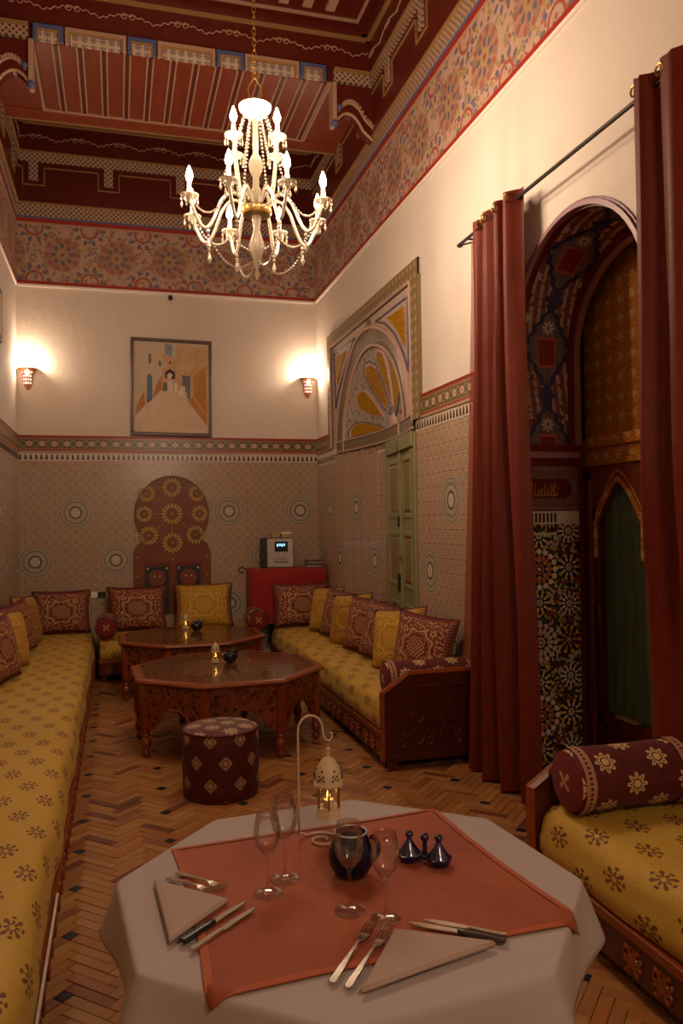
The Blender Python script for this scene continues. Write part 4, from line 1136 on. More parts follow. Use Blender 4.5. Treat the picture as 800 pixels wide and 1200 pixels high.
# ------------------------------------------------------------------ painting, camera, second frame
pt = thing('framed_painting', 'framed painting of a pale alley with blue doors and figures, leaning on the tile border', 'painting', (.635, YB - .016, 2.70))
pt.rotation_euler = (0, math.radians(.6), 0)
PW, PH = .94, 1.15
for (a, b_, c, d) in ((-PW / 2, PW / 2, 0, .04), (-PW / 2, PW / 2, PH - .04, PH), (-PW / 2, -PW / 2 + .035, .04, PH - .04), (PW / 2 - .035, PW / 2, .04, PH - .04)):
    MB().box(a, b_, -.03, .004, c, d).obj('frame_bar', M['frame_wood'], pt, bevel=.004)
def pm(name, c, c2=None):
    c2 = c2 or c; return mat('paint_' + name, lambda: mix(smooth(noise(9, 4), .35, .65), H(c), H(c2)), .7)
PC = [pm('road', '#cfb69e', '#d6c0a6'), pm('left', '#d0b490', '#c0b8a8'), pm('right', '#cdae88', '#c49c6c'), pm('sky', '#7c8c9c', '#8c98a4'), pm('end', '#c29c78', '#cca684'),
      pm('blue', '#5f7a8e', '#54708a'), pm('rust', '#b4703c', '#be8450'), pm('dark', '#4a2c1c'), pm('figure', '#e6d6c0', '#d4bca8'), pm('grey', '#6f6a66'), pm('ochre', '#b07a34', '#c08a40')]
q = MB(); q.box(-PW / 2 + .03, PW / 2 - .03, -.012, .0, .03, PH - .03); cv = q.obj('canvas', PC[1], pt)
def pv(px, py): return (-PW / 2 + (px - 15) / 765 * PW, PH - (py - 45) / 945 * PH)
def pp(ci, pts, lay):
    q = MB(); y0, y1 = -.0125 - lay * .0006, -.0132 - lay * .0006
    q.prism([pv(*p) for p in pts], lambda a, c: (a, y0, c), lambda a, c: (a, y1, c)); q.obj('painted_shape', PC[ci], cv)
pp(2, [(440, 90), (750, 120), (740, 960), (600, 640), (440, 520)], 0); pp(1, [(50, 80), (330, 90), (330, 520), (150, 690), (50, 820)], 0)
pp(3, [(330, 95), (405, 100), (400, 215), (335, 190)], 1); pp(4, [(315, 200), (440, 215), (450, 560), (300, 540)], 1)
pp(0, [(50, 820), (310, 540), (540, 590), (740, 880), (740, 960), (50, 950)], 2)
pp(6, [(60, 800), (150, 690), (140, 560), (70, 700)], 3); pp(6, [(215, 630), (300, 540), (310, 400), (260, 470)], 3); pp(6, [(550, 640), (735, 880), (735, 800), (600, 610)], 3); pp(10, [(600, 400), (720, 300), (735, 780), (610, 600)], 2)
pp(5, [(165, 420), (190, 385), (215, 420), (215, 640), (165, 680)], 4); pp(5, [(545, 400), (575, 395), (570, 640), (545, 610)], 4); pp(9, [(495, 390), (545, 395), (540, 560), (500, 520)], 4)
pp(9, [(180, 200), (205, 195), (205, 290), (180, 290)], 4); pp(9, [(275, 260), (300, 262), (300, 315), (275, 315)], 4)
pp(7, [(335, 430), (335, 370), (380, 335), (430, 370), (430, 430), (405, 430), (405, 385), (380, 372), (355, 390), (355, 430)], 4); pp(8, [(358, 430), (358, 390), (380, 372), (405, 390), (405, 430)], 4)
pp(8, [(360, 450), (400, 440), (415, 570), (360, 575)], 5); pp(8, [(420, 460), (450, 470), (450, 560), (420, 560)], 5); pp(9, [(320, 470), (350, 470), (355, 555), (310, 555)], 5); pp(8, [(480, 500), (530, 500), (520, 595), (465, 590)], 5)
pp(7, [(372, 262), (390, 262), (390, 285), (372, 285)], 5); pp(7, [(395, 405), (415, 405), (415, 435), (395, 435)], 6)
sf = thing('wall_picture', 'dark framed picture at the edge of view high on the left wall', 'painting', (XL + .012, 7.8, 3.42))
MB().box(-.008, .02, -.36, .40, 0, .50).obj('frame', M['frame_wood'], sf, bevel=.004); MB().box(.018, .022, -.31, .35, .05, .45).obj('print', PC[1], sf)
cc = thing('security_camera', 'small dark security camera dome under the painted frieze', 'camera', (.64, YB - .02, 4.33))
MB().lathe([(.026, 0), (.026, .03), (.015, .045)], 12, sy=1.0).obj('housing', M['iron'], cc); MB().ball((0, -.012, -.002), .02, 10, 6).obj('lens_dome', M['black_plastic'], cc, smooth='all')
so = thing('wall_socket', 'small pale socket and dark switch on the tiles behind the left bolster', 'socket', (-.22, YB - .006, .82))
MB().box(-.075, -.005, -.014, .0, 0, .07).obj('cover_plate', M['white_trim'], so, bevel=.003); MB().box(.0, .09, -.014, .0, -.0, .07).obj('switch_plate', M['iron'], so, bevel=.003); MB().box(.015, .035, -.018, -.014, .02, .05).obj('switch', M['black_plastic'], so)
# ------------------------------------------------------------------ sofas
def cushion_seat(name, L_, D, z0, z1, parent, r=.10, sag=.01, both=False):
    """long mattress: x 0..D (front at x=0), y 0..L_"""
    h = z1 - z0; prof = []
    K = 6
    prof.append((D, z1 - .01))
    for i in range(9): prof.append((D - (D - r) * (i + 1) / 9.0, z1 + .008 * math.sin(PI * (i + 1) / 9)))
    for i in range(1, K + 1): a = PI / 2 * i / K; prof.append((r - r * math.sin(a), z1 - r + r * math.cos(a)))
    for i in range(1, 5): prof.append((-.012 * math.sin(PI * i / 4), z1 - r - (h - r - .02) * i / 4))
    prof.append((.03, z0))
    S = [0]
    for p, n_ in zip(prof, prof[1:]): S.append(S[-1] + math.dist(p, n_))
    nY = max(4, int(L_ / .12)); rows = []; YY = []
    for j in range(nY + 1):
        y = L_ * j / nY; e = 1.0
        YY.append(y)
        wv = .006 * math.sin(y * 5.1) + .004 * math.sin(y * 11.3)
        rows.append([(x + (wv if x < .02 else 0), y, z + (wv * .5 if z > z0 + .1 else 0)) for x, z in prof])
    # rounded ends
    def end(row, y, dirn):
        out = []
        for k, (dy, s) in enumerate(((.02, .985), (.03, .95))):
            out.append([(D / 2 + (x - D / 2) * s, y + dirn * dy, (z0 + z1) / 2 + (z - (z0 + z1) / 2) * s) for x, _, z in row])
        return out
    rows = [r_ for r_ in reversed(end(rows[0], .03, -1))] + [[(x, max(.03, min(L_ - .03, y)), z) for x, y, z in r_] for r_ in rows] + end(rows[-1], L_ - .03, 1)
    Yr = [0, .01] + YY + [L_, L_ + .01]
    q = MB(); q.grid(rows, uvf=lambda i, j: (S[min(j, len(S) - 1)], Yr[min(i, len(Yr) - 1)]))
    n0 = len(q.v); c = len(prof)
    for ri, fl_ in ((0, False), (len(rows) - 1, True)):
        idx = list(range(ri * c, ri * c + c)); uv = [(rows[ri][k][0], rows[ri][k][2]) for k in range(c)]
        if fl_: idx.reverse(); uv.reverse()
        q.face(idx, uv)
    return q.obj(name, M['gold_fabric'], parent, smooth=True)
def scroll_panel(q, P, w_, h, seed=1):
    """carved arabesque lines; P(a, b, o) maps panel coords to 3D"""
    rr = random.Random(seed)
    def sp(cx, cy, r, a0, turns, dirn):
        pts = []
        for i in range(16):
            t = i / 15; a = a0 + dirn * turns * 2 * PI * t; rad = r * (1 - .75 * t); pts.append(P(cx + rad * math.cos(a), cy + rad * math.sin(a), .002))
        q.tube(pts, lambda t: .007 * (1 - .5 * t) + .002, 5)
    n_ = max(1, int(w_ / h)); cw = w_ / n_
    for k in range(n_):
        cx = cw * (k + .5)
        for sx in (-1, 1):
            sp(cx + sx * cw * .23, h * .62, min(cw, h) * .2, PI / 2, .9, sx); sp(cx + sx * cw * .22, h * .30, min(cw, h) * .17, -PI / 2, .9, -sx)
            q.tube([P(cx + sx * .005, h * .12, .002), P(cx + sx * cw * .12, h * .45, .003), P(cx + sx * cw * .05, h * .85, .002)], .006, 5)
        q.prism([(cx + .02 * math.cos(i * PI / 3), h * .5 + .03 * math.sin(i * PI / 3)) for i in range(6)], lambda a, c: P(a, c, 0), lambda a, c: P(a, c, .008))
def sofa(name, label, x, y, rz, L_, D, zseat, panel_far=False, panel_near=False, carved=True):
    """sofa whose front faces local -x, length along +y"""
    t = thing(name, label, 'sofa', (x, y, 0), rz, 'built-in style salon sofas')
    zf = .225
    MB().box(.0, .035, 0, L_, .06, zf).obj('front_board', M['wood_dark'], t, bevel=.006)
    MB().box(-.008, .035, 0, L_, zf - .03, zf + .008).obj('top_rail', M['wood_red'], t, bevel=.004)
    MB().box(.035, D - .02, .02, L_ - .02, .10, zf).obj('base', M['wood_dark'], t)
    for yy in [.04 + i * (L_ - .12) / max(1, round(L_ / 1.3)) for i in range(round(L_ / 1.3) + 1)]:
        for xx in (.02, D - .09): MB().box(xx, xx + .06, yy, yy + .06, 0, .10).obj('leg', M['wood_dark'], t, bevel=.004)
    if carved:
        q = MB(); nseg = max(1, int(L_ / .5))
        for k in range(nseg): 
            y0 = L_ * k / nseg + .03; w_ = L_ / nseg - .06
            scroll_panel(q, lambda a, b, o, y0=y0: (-.001 - o, y0 + a, .07 + b), w_, .12, k)
        q.obj('carved_scrolls', M['wood_red'], t)
    cushion_seat('mattress', L_ - .02, D - .03, zf, zseat, t).location = (.005, .01, 0)
    for flag, yy in ((panel_near, -.045), (panel_far, L_)):
        if not flag: continue
        poly = [(-.01, .06), (-.01, .515), (.17, .632), (D - .01, .632), (D - .01, .06)]
        q = MB(); q.prism(poly, lambda a, c: (a, yy, c), lambda a, c: (a, yy + .045, c)); pn = q.obj('end_panel', M['wood_dark'], t, bevel=.004)
        q = MB(); 
        ed = [(-.01, .07), (-.01, .515), (.17, .632), (D - .02, .632)]
        q.tube([(a, yy + .022, c) for a, c in ed], .024, 6); q.obj('panel_cap', M['wood_red'], pn)
        s_ = yy if yy < 0 else yy + .045
        dr = -1 if yy < 0 else 1
        q = MB(); scroll_panel(q, lambda a, b, o: (.05 + a, s_ + dr * o, .11 + b), D - .12, .40, 4); scroll_panel(q, lambda a, b, o: (.05 + a, s_ + dr * o, .13 + b), D - .12, .19, 5)
        for b0 in (.10, .55): q.tube([(.03 if b0 < .3 else .12, s_, b0), (D - .06, s_, b0)], .006, 5)
        q.obj('carved_scrolls', M['wood_dark'], pn)
        for xx in (.02, D - .08): MB().box(xx, xx + .06, yy, yy + .045, 0, .06).obj('panel_foot', M['wood_dark'], pn)
    return t
# front faces local -x.  left sofa faces +X (rotate 180), right sofa faces -X
sofa('sofa', 'long gold-brocade sofa running along the left wall', -.25, 9.54, PI, 9.24, .81, .45)
sofa('sofa', 'gold-brocade sofa under the green door with a carved wooden end panel', 1.69, 5.02, 0, 4.06, .72, .45, panel_near=True)
sofa('sofa', 'gold-brocade sofa at the right edge of the photo with a maroon bolster on it', 1.69, .35, 0, 2.67, .62, .45, panel_far=True)
bt = sofa('sofa', 'short gold-brocade sofa against the back wall between two bolsters', 1.54, 8.77, PI / 2, 1.74, .8, .45)
rope = MB(); rope.tube([(-.016, 6.30 + i * .05, .245 + .002 * (i % 2)) for i in range(46)], .006, 6)
rp = rope.obj('rope_trim', M['merlon_white'], [o for o in COL.objects if o.get('label', '').startswith('long gold')][0])

# ------------------------------------------------------------------ cushions
def pillow_mesh(name, W_, Hh, T_, m, pinch=.085):
    n_ = 14; q = MB()
    def pos(u, v, s):
        ox = W_ / 2 * u * (1 - pinch * (1 - v * v) - .0 * abs(v)); oz = Hh / 2 * v * (1 - pinch * .8 * (1 - u * u))
        th = T_ / 2 * ((1 - abs(u) ** 3.2) * (1 - abs(v) ** 3.2)) ** .55
        th += .004 * math.sin(7 * u + 3 * v) * (1 - u * u) * (1 - v * v)
        return (ox, s * th, oz + Hh / 2)
    g = [2 * i / n_ - 1 for i in range(n_ + 1)]
    g = [math.copysign(abs(x) ** .85, x) for x in g]
    for s in (-1, 1): q.grid([[pos(u, v, s) for u in g] for v in g], uvf=lambda i, j: (g[min(j, n_)], g[min(i, n_)]), flip=(s > 0))
    return q.mesh(name, m, smooth='all', merge=True), [pos(u, -1, 0) for u in g] + [pos(1, v, 0) for v in g[1:]] + [pos(u, 1, 0) for u in reversed(g[:-1])] + [pos(-1, v, 0) for v in reversed(g[1:-1])]
def ribbon(pts, name, m):
    q = MB(); q.tube(pts, .006, 5, closed=True); return q.mesh(name, m, smooth='all')
PM = {}
for key, mt in (('maroon', 'cushion_maroon'), ('gold', 'cushion_gold'), ('russet', 'cushion_gold2'), ('tan', 'cushion_tan')):
    me, bd_ = pillow_mesh('pillow_cover', .66, .50, .19, M[mt]); PM[key] = (me, ribbon(bd_, 'pillow_piping', M['cushion_seam']))
def pillow(key, x, y, z, rz, tilt, label, s=(1, 1, 1), roll=0.0):
    t = thing('throw_pillow', label, 'cushion', (x, y, z), 0, 'brocade cushions on the sofas')
    t.rotation_euler = Euler((math.radians(-tilt), math.radians(roll), math.radians(rz)), 'XYZ'); t.scale = s
    c = new('cover', PM[key][0], t); new('piping', PM[key][1], c); return t
ZS = .462
pillow('maroon', .21, 9.26, ZS, 0, 9, 'maroon medallion cushion on the back sofa, left of the gold one')
pillow('gold', .955, 9.25, ZS, -2, 10, 'gold medallion cushion on the back sofa below the niche panel', (1.02, 1, 1.02)); 
pillow('maroon', -.60, 9.28, ZS, 3, 9, 'maroon medallion cushion in the corner at the far end of the left sofa', (.94, 1, .96))
pillow('maroon', 2.03, 8.90, ZS, -1, 8, 'maroon medallion cushion on the right sofa in front of the red cloth', (1.0, 1, 1))
# right wall row, far to near
row = [('gold', 8.30, -62, 'gold cushion leaning on the right wall, farthest of its row'),
       ('tan', 7.82, -60, 'tan and maroon cushion right behind the farthest gold one on the right sofa'),
       ('russet', 7.35, -57, 'gold cushion with brown pattern, third along the right wall'),
       ('maroon', 6.88, -58, 'maroon cushion with a cream floral border below the green door'),
       ('tan', 6.42, -60, 'tan and maroon cushion half hidden behind the gold one near the door'),
       ('gold', 5.97, -54, 'bright gold cushion right behind the front maroon one on the right sofa'),
       ('maroon', 5.53, -54, 'maroon and cream cushion against the end bolster of the right sofa')]
for i, (k, y, rz, lb) in enumerate(row):
    pillow(k, 2.13, y, ZS, rz - 10, 12, lb, (.90, .95, 1.0), (-4, 5, -6, 3, 6, -7, 4)[i])
rowl = [('russet', 8.55, 62, 'gold and russet cushion leaning on the left wall beside the corner cushion'),
        ('maroon', 7.95, 60, 'maroon cushion leaning on the left wall, second from the corner'),
        ('gold', 7.15, 58, 'gold cushion leaning on the left wall, third from the corner'),
        ('maroon', 6.55, 58, 'maroon and tan cushion leaning on the left wall, cut off by the photo edge')]
for i, (k, y, rz, lb) in enumerate(rowl): pillow(k, -.84, y, ZS, rz + 14, 12, lb, (.90, .95, 1.0), (4, -5, 6, -3)[i])

# ------------------------------------------------------------------ bolsters
def bolster(label, loc, rz, L_, r, both_trim=True):
    """axis along local +x from 0 to L_"""
    t = thing('bolster', label, 'bolster cushion', loc, rz, 'maroon bolsters on the sofa ends')
    n_ = 28; xs = [0.0, .012, .03] + [.03 + (L_ - .06) * i / 10 for i in range(1, 11)] + [L_ - .012, L_]
    rr = [r * .90, r * .97, r] + [r * (1 + .01 * math.sin(i)) for i in range(1, 11)] + [r * .97, r * .90]
    rows = [[(x, ra * math.sin(2 * PI * j / n_), -ra * math.cos(2 * PI * j / n_) * .98 + r) for j in range(n_)] for x, ra in zip(xs, rr)]
    q = MB(); q.grid(rows, closed=True, uvf=lambda i, j: (xs[min(i, len(xs) - 1)], j / n_ * 2 * PI * r)); q.obj('cover', M['bolster_fabric'], t, smooth='all')
    for x0, s in ((0.0, -1), (L_, 1)):
        q = MB(); rws = []; rad = [.001, .4, .8, 1.0]
        rws = [[(x0 + s * .014 * (1 - k * k), .92 * r * k * math.sin(2 * PI * j / n_), -.92 * r * k * math.cos(2 * PI * j / n_) + r) for j in range(n_)] for k in rad]
        q.grid(rws, closed=True, uvf=lambda i, j: (rad[min(i, 3)] * math.sin(2 * PI * j / n_), rad[min(i, 3)] * math.cos(2 * PI * j / n_))); q.obj('round_end', M['bolster_end'], t, smooth='all')
        q = MB(); x1 = x0 - s * .055
        q.grid([[(xx, (r + .004) * math.sin(2 * PI * j / n_), -(r + .004) * math.cos(2 * PI * j / n_) + r) for j in range(n_)] for xx in (x0 - s * .01, x1)], closed=True, uvf=lambda i, j: (j / n_ * 2 * PI * r, (i - .5) * .045)); q.obj('lace_trim', mat('lace_trim', '#a07a5c', .7) if 'lace' not in M else M['lace'], t, smooth='all')
    return t
M['lace'] = mat('lace_trim', lambda: (lambda q: mix(lt(length(rep(q[0], .020), q[1]), .0065), H('#a8785c'), H('#3f100e')))(xyz(coord('UV'))), .7)
bolster('maroon bolster with cream stars on the sofa at the right edge', (1.74, 2.86, ZS), 0, .52, .128)
bolster('maroon bolster lying behind the carved end panel of the sofa under the green door', (1.75, 5.17, ZS), 0, .64, .115)
bolster('maroon bolster seen end-on at the left end of the back sofa', (-.12, 8.74, ZS), PI / 2, .34, .115)
bolster('maroon bolster at the right end of the back sofa beside the red cloth', (1.50, 8.74, ZS), PI / 2, .34, .115)

# ------------------------------------------------------------------ red clothed table with hi-fi
rt = thing('side_table', 'small side table hidden under a bright red cloth in the back right corner', 'table', (1.955, 9.34, 0))
MB().box(-.45, .42, -.20, .20, 1.09, 1.115).obj('table_top', M['wood_dark'], rt)
for sx in (-1, 1):
    for sy in (-1, 1): MB().box(sx * .375 - .02, sx * .375 + .02, sy * .17 - .02, sy * .17 + .02, 0, 1.09).obj('leg', M['wood_dark'], rt)
q = MB(); rows = []
peri = []
for (ax, ay), (bx_, by_) in (((-.46, -.21), (.43, -.21)), ((.43, -.21), (.43, .21)), ((.43, .21), (-.46, .21)), ((-.46, .21), (-.46, -.21))):
    m_ = 24 if ay == by_ else 10
    for i in range(m_): peri.append((ax + (bx_ - ax) * i / m_, ay + (by_ - ay) * i / m_))
for s, z in ((.02, 1.122), (.6, 1.122), (.97, 1.121), (1.0, 1.112)): rows.append([(x * s, y * s, z) for x, y in peri])
for k in range(1, 7):
    z = 1.112 - .63 * k / 6; out = []
    for i, (x, y) in enumerate(peri):
        f_ = 1 + .012 * k / 6 + .018 * (k / 6) * math.sin(i * 1.1) * (1 if y < .2 else .2); out.append((min(x * f_, .452), min(y * f_, .225), z))
    rows.append(out)
q.grid(rows, closed=True); rc = q.obj('table_cover', M['red_velvet'], smooth=True); rc.location = (1.955, 9.34, 0)
tag(rc, 'bright red cloth draped to the floor over the corner side table', 'tablecloth')
st_ = thing('stereo', 'compact silver and black hi-fi unit with a blue display on the red cloth', 'stereo', (1.83, 9.34, 1.124), math.radians(-12))
MB().box(-.19, .19, -.10, .14, 0, .35).obj('cabinet', M['black_plastic'], st_, bevel=.008)
MB().box(-.11, .20, -.118, -.10, .004, .346).obj('front_panel', M['silver'], st_, bevel=.008)
MB().box(-.02, .135, -.124, -.118, .19, .31).obj('display_window', M['display'], st_, bevel=.003)
q = MB(); 
for k in range(4): q.box(.008 + k * .026, .022 + k * .026, -.126, -.124, .252 + (k % 2) * .006, .284)
q.obj('display_digits', M['display_lit'], st_)
q = MB(); q.lathe([(.034, 0), (.03, .016)], 18, M=Matrix.Translation((.058, -.118, .15)) @ Matrix.Rotation(PI / 2, 4, 'X')); q.obj('volume_knob', M['steel'], st_, smooth=True)
q = MB(); 
for k in range(5): q.box(-.02 + k * .032, .0 + k * .032, -.122, -.118, .06, .078)
q.obj('button_row', M['black_plastic'], st_); MB().box(-.02, .14, -.121, -.118, .10, .104).obj('cassette_slot', M['black_plastic'], st_)
for (x, lb, wd) in ((-.02, 'small tan paper box on top of the hi-fi, left one', .09), (.11, 'small cream paper box on top of the hi-fi, right one', .12)):
    b_ = thing('paper_box', lb, 'box', (1.84 + x, 9.36, 1.476)); MB().box(-wd / 2, wd / 2, -.05, .05, 0, .055 if wd < .1 else .065).obj('carton', M['card'], b_, bevel=.003); MB().box(-wd / 2 - .001, wd / 2 + .001, -.052, .052, .046, .058 if wd < .1 else .068).obj('lid', M['white_trim'] if wd > .1 else M['card'], b_)
z = 1.124
for k, (a, wd) in enumerate(((4, .20), (-6, .19), (8, .18), (2, .18))):
    c_ = thing('disc_case', ['dark disc case at the bottom of the pile beside the hi-fi', 'disc case second from the bottom of the pile beside the hi-fi', 'disc case third up in the pile beside the hi-fi', 'disc case on top of the pile beside the hi-fi'][k], 'disc case', (2.26, 9.28, z), math.radians(a), 'discs piled beside the hi-fi')
    MB().box(-wd / 2, wd / 2, -.065, .065, 0, .018).obj('case_shell', M['case'] if k % 2 else M['silver'], c_, bevel=.002); MB().box(-wd / 2 + .01, wd / 2, -.062, .062, .018, .0195).obj('paper_insert', M['red_line'] if k % 2 else M['merlon_white'], c_); z += .0205
cb = MB().tube([(1.50, YB - .02, 1.10), (1.46, YB - .03, 1.13), (1.42, YB - .03, 1.12), (1.40, YB - .02, 1.09), (1.43, YB - .02, 1.07), (1.47, YB - .02, 1.06)], .006, 5).obj('power_cable', M['black_plastic'])
tag(cb, 'thin dark cable on the tiles left of the red cloth', 'cable')
# ------------------------------------------------------------------ carved coffee tables
def coffee_table(x, y, rz, label, R=.76, zt=.56):
    t = thing('coffee_table', label, 'table', (x, y, 0), rz, 'carved octagonal coffee tables')
    o = octagon(R); q = MB()
    rows = []
    for k, z in ((.02, zt - .045), (.94, zt - .045), (.985, zt - .03), (1.0, zt - .018), (.985, zt - .004), (.965, zt), (.90, zt)): rows.append([(a * k, b_ * k, z) for a, b_ in o])
    q.grid(rows, closed=True); q.obj('top_rim', M['wood_red'], t)
    q = MB(); q.prism(inset(o, .905), lambda a, b_: (a, b_, zt - .012), lambda a, b_: (a, b_, zt - .003)); q.obj('inlaid_panel', M['inlay'], t)
    q = MB(); q.prism(inset(o, .90), lambda a, b_: (a, b_, zt - .002), lambda a, b_: (a, b_, zt + .005)); q.obj('glass_sheet', M['table_glass'], t)
    ol = octagon(R * .90)
    for k in range(8):
        p0, p1 = Vector(ol[k] + (0,)), Vector(ol[(k + 1) % 8] + (0,)); d = (p1 - p0); s = d.length; d.normalize(); nrm = Vector((d.y, -d.x, 0))
        def P(a, z, o_=0.0): v = p0 + d * a + nrm * o_; return (v.x, v.y, z)
        a0, a1 = .02, s - .02; low = .30; poly = [(a0, zt - .045)]
        poly.append((a0, .19))
        K = 14
        for i in range(K + 1):
            u = i / K; aa = a0 + .045 + (a1 - a0 - .09) * u; arch = 1 - abs(2 * u - 1) ** 1.8
            poly.append((aa, .20 + (.36 - .20) * arch + .010 * abs(math.sin(u * PI * 6)) * (1 if .08 < u < .92 else 0)))
        poly += [(a1, .19), (a1, zt - .045)]
        q = MB(); q.prism(poly, lambda a, z: P(a, z, -.012), lambda a, z: P(a, z, .012)); ap = q.obj('apron', M['wood_carved'], t)
        q = MB(); scroll_panel(q, lambda a, b_, o_: P(a0 + .04 + a, .375 + b_, .013 + o_), a1 - a0 - .08, .125, k)
        q.tube([P(a_, z_ , .014) for a_, z_ in poly[2:-2]], .007, 5); q.obj('carved_scrolls', M['wood_red'], ap)
    lp = [(.018, 0), (.026, .012), (.030, .03), (.022, .05), (.020, .058), (.034, .075), (.040, .10), (.034, .125), (.022, .14), (.030, .15), (.030, .16), (.024, .17), (.036, .19), (.038, .20)]
    me = MB().lathe(lp, 14).mesh('leg', M['wood_red'], smooth=True); pm_ = MB().box(-.034, .034, -.034, .034, .20, zt - .045).mesh('leg_post', M['wood_red'], bevel=.006)
    for k in range(8):
        l = new('leg', me, t, (ol[k][0], ol[k][1], 0)); l.rotation_euler = (0, 0, k * PI / 4); new('leg_post', pm_, l)
    return t
coffee_table(.80, 6.14, math.radians(22.5 + 3), 'carved octagonal coffee table nearer the camera, behind the maroon pouf')
coffee_table(.70, 8.02, math.radians(22.5), 'carved octagonal coffee table farther back, in front of the back sofa')

def lantern(x, y, z, label, s=1.0, n_=6, hang=False, cat_='lantern'):
    t = thing('candle_lantern', label, cat_, (x, y, z), .3); t.scale = (s, s, s)
    def hexp(r, z_, n__=6): return [(r * math.cos(PI / 3 * i), r * math.sin(PI / 3 * i), z_) for i in range(6)]
    q = MB(); q.grid([hexp(.001, 0), hexp(.036, 0), hexp(.030, .022), hexp(.030, .026), hexp(.001, .026)], closed=True); q.obj('base', M['ivory_lantern'], t)
    for i in range(6):
        a = PI / 3 * i; MB().box(.026, .031, -.0025, .0025, .026, .078, Rz(a)).obj('corner_post', M['brass'], t)
        r_in = .030 * math.cos(PI / 6)
        MB().box(r_in - .003, r_in - .002, -.0135, .0135, .027, .077, Rz(a + PI / 6)).obj('glass_pane', M['pane'], t)
    q = MB(); q.grid([hexp(.030, .077), hexp(.040, .080), hexp(.041, .086), hexp(.032, .090)], closed=True); q.obj('roof_rim', M['ivory_lantern'], t)
    q = MB(); q.lathe([(.033, .088), (.034, .105), (.028, .125), (.016, .142), (.006, .15)], 18, cap=False); dm = q.obj('dome', M['ivory_lantern'], t, smooth='all')
    q = MB()
    for i in range(6):
        for da, zz in ((0, .120), (-.16, .108), (.16, .108), (0, .102), (-.2, .098), (.2, .098)):
            a = PI / 3 * i + da + .5; r = .0345 if zz < .11 else .0305; q.ball((r * math.cos(a), r * math.sin(a), zz), .0026, 6, 4)
    q.obj('pierced_hole', M['black_plastic'], dm)
    q = MB(); q.lathe([(.006, .148), (.005, .165), (.008, .168), (.004, .172)], 10); q.obj('neck', M['ivory_metal'], t, smooth=True)
    q = MB(); q.tube([(.009 * math.cos(i * PI / 5), 0, .180 + .009 * math.sin(i * PI / 5)) for i in range(10)], .0014, 5, closed=True); q.obj('hanging_ring', M['brass'], t)
    q = MB(); q.lathe([(.013, .026), (.013, .044), (.001, .044)], 12); cd = q.obj('candle', M['wax'], t)
    q = MB(); q.lathe([(.001, .046), (.0042, .053), (.0034, .060), (.0004, .070)], 8, cap=False); q.obj('flame', M['flame'], cd)
    return t
lantern(.735, 6.30, .565, 'small white and brass candle lantern on the nearer coffee table', 1.0)
point('candle_light', (.735, 6.30, .65), .12, .008, (1, .55, .18))
lantern(.68, 8.45, .565, 'small candle lantern on the farther coffee table', 1.0)
point('candle_light', (.68, 8.45, .65), .12, .008, (1, .55, .18))
def glazed_pot(x, y, label, s=1.0):
    t = thing('glazed_pot', label, 'pot', (x, y, .565)); t.scale = (s, s, s)
    MB().lathe([(.030, 0), (.045, .012), (.062, .035), (.065, .055), (.055, .075), (.042, .086), (.038, .082), (.048, .07), (.05, .05), (.03, .02), (.001, .015)], 20).obj('bowl', M['pot_glaze'], t, smooth='all')
    q = MB(); q.tube([(.05, 0, .07), (.075, 0, .085), (.078, 0, .10), (.06, 0, .105)], .007, 6); q.obj('handle', M['pot_glaze'], t)
    q = MB(); q.lathe([(.04, .084), (.02, .098), (.006, .102), (.010, .112), (.001, .118)], 14, (0.02, 0, 0)); q.obj('lid', M['pot_glaze'], t, smooth='all')
glazed_pot(.845, 6.27, 'dark round glazed pot beside the lantern on the nearer coffee table'); glazed_pot(.775, 8.26, 'dark round glazed pot beside the lantern on the farther coffee table')
# pouf
pf = thing('pouf', 'round maroon pouf with cream star motifs in front of the nearer coffee table', 'pouf', (.60, 4.93, 0))
n_ = 36; prof = [(.205, 0), (.225, .012), (.232, .05), (.234, .20), (.235, .34), (.232, .385), (.222, .40)]
q = MB(); q.lathe(prof, n_); 
zz = [p[1] for p in prof]
q = MB(); q.grid([[(r * math.cos(2 * PI * j / n_), r * math.sin(2 * PI * j / n_), z) for j in range(n_)] for r, z in prof], closed=True, uvf=lambda i, j: (j / n_ * 2 * PI * .2394, zz[min(i, 6)] + .02)); q.obj('side_cover', M['stool_fabric'], pf, smooth='all')
rad = [.001, .08, .15, .20, .226]; zt_ = [.425, .424, .42, .412, .40]
q = MB(); q.grid([[(r * math.cos(2 * PI * j / n_), r * math.sin(2 * PI * j / n_), z) for j in range(n_)] for r, z in zip(rad, zt_)], closed=True, uvf=lambda i, j: (rad[min(i, 4)] * math.cos(2 * PI * j / n_), rad[min(i, 4)] * math.sin(2 * PI * j / n_))); q.obj('seat', mat('pouf_top', starfab('#4e0c0c', '#b89a74', .20, .17, .04), .7, sheen=.3), pf, smooth='all')
for z_, r_ in ((.40, .229), (.008, .222)): q = MB(); q.tube([(r_ * math.cos(i * PI / 18), r_ * math.sin(i * PI / 18), z_) for i in range(36)], .006, 5, closed=True); q.obj('piping', M['piping'], pf, smooth='all')

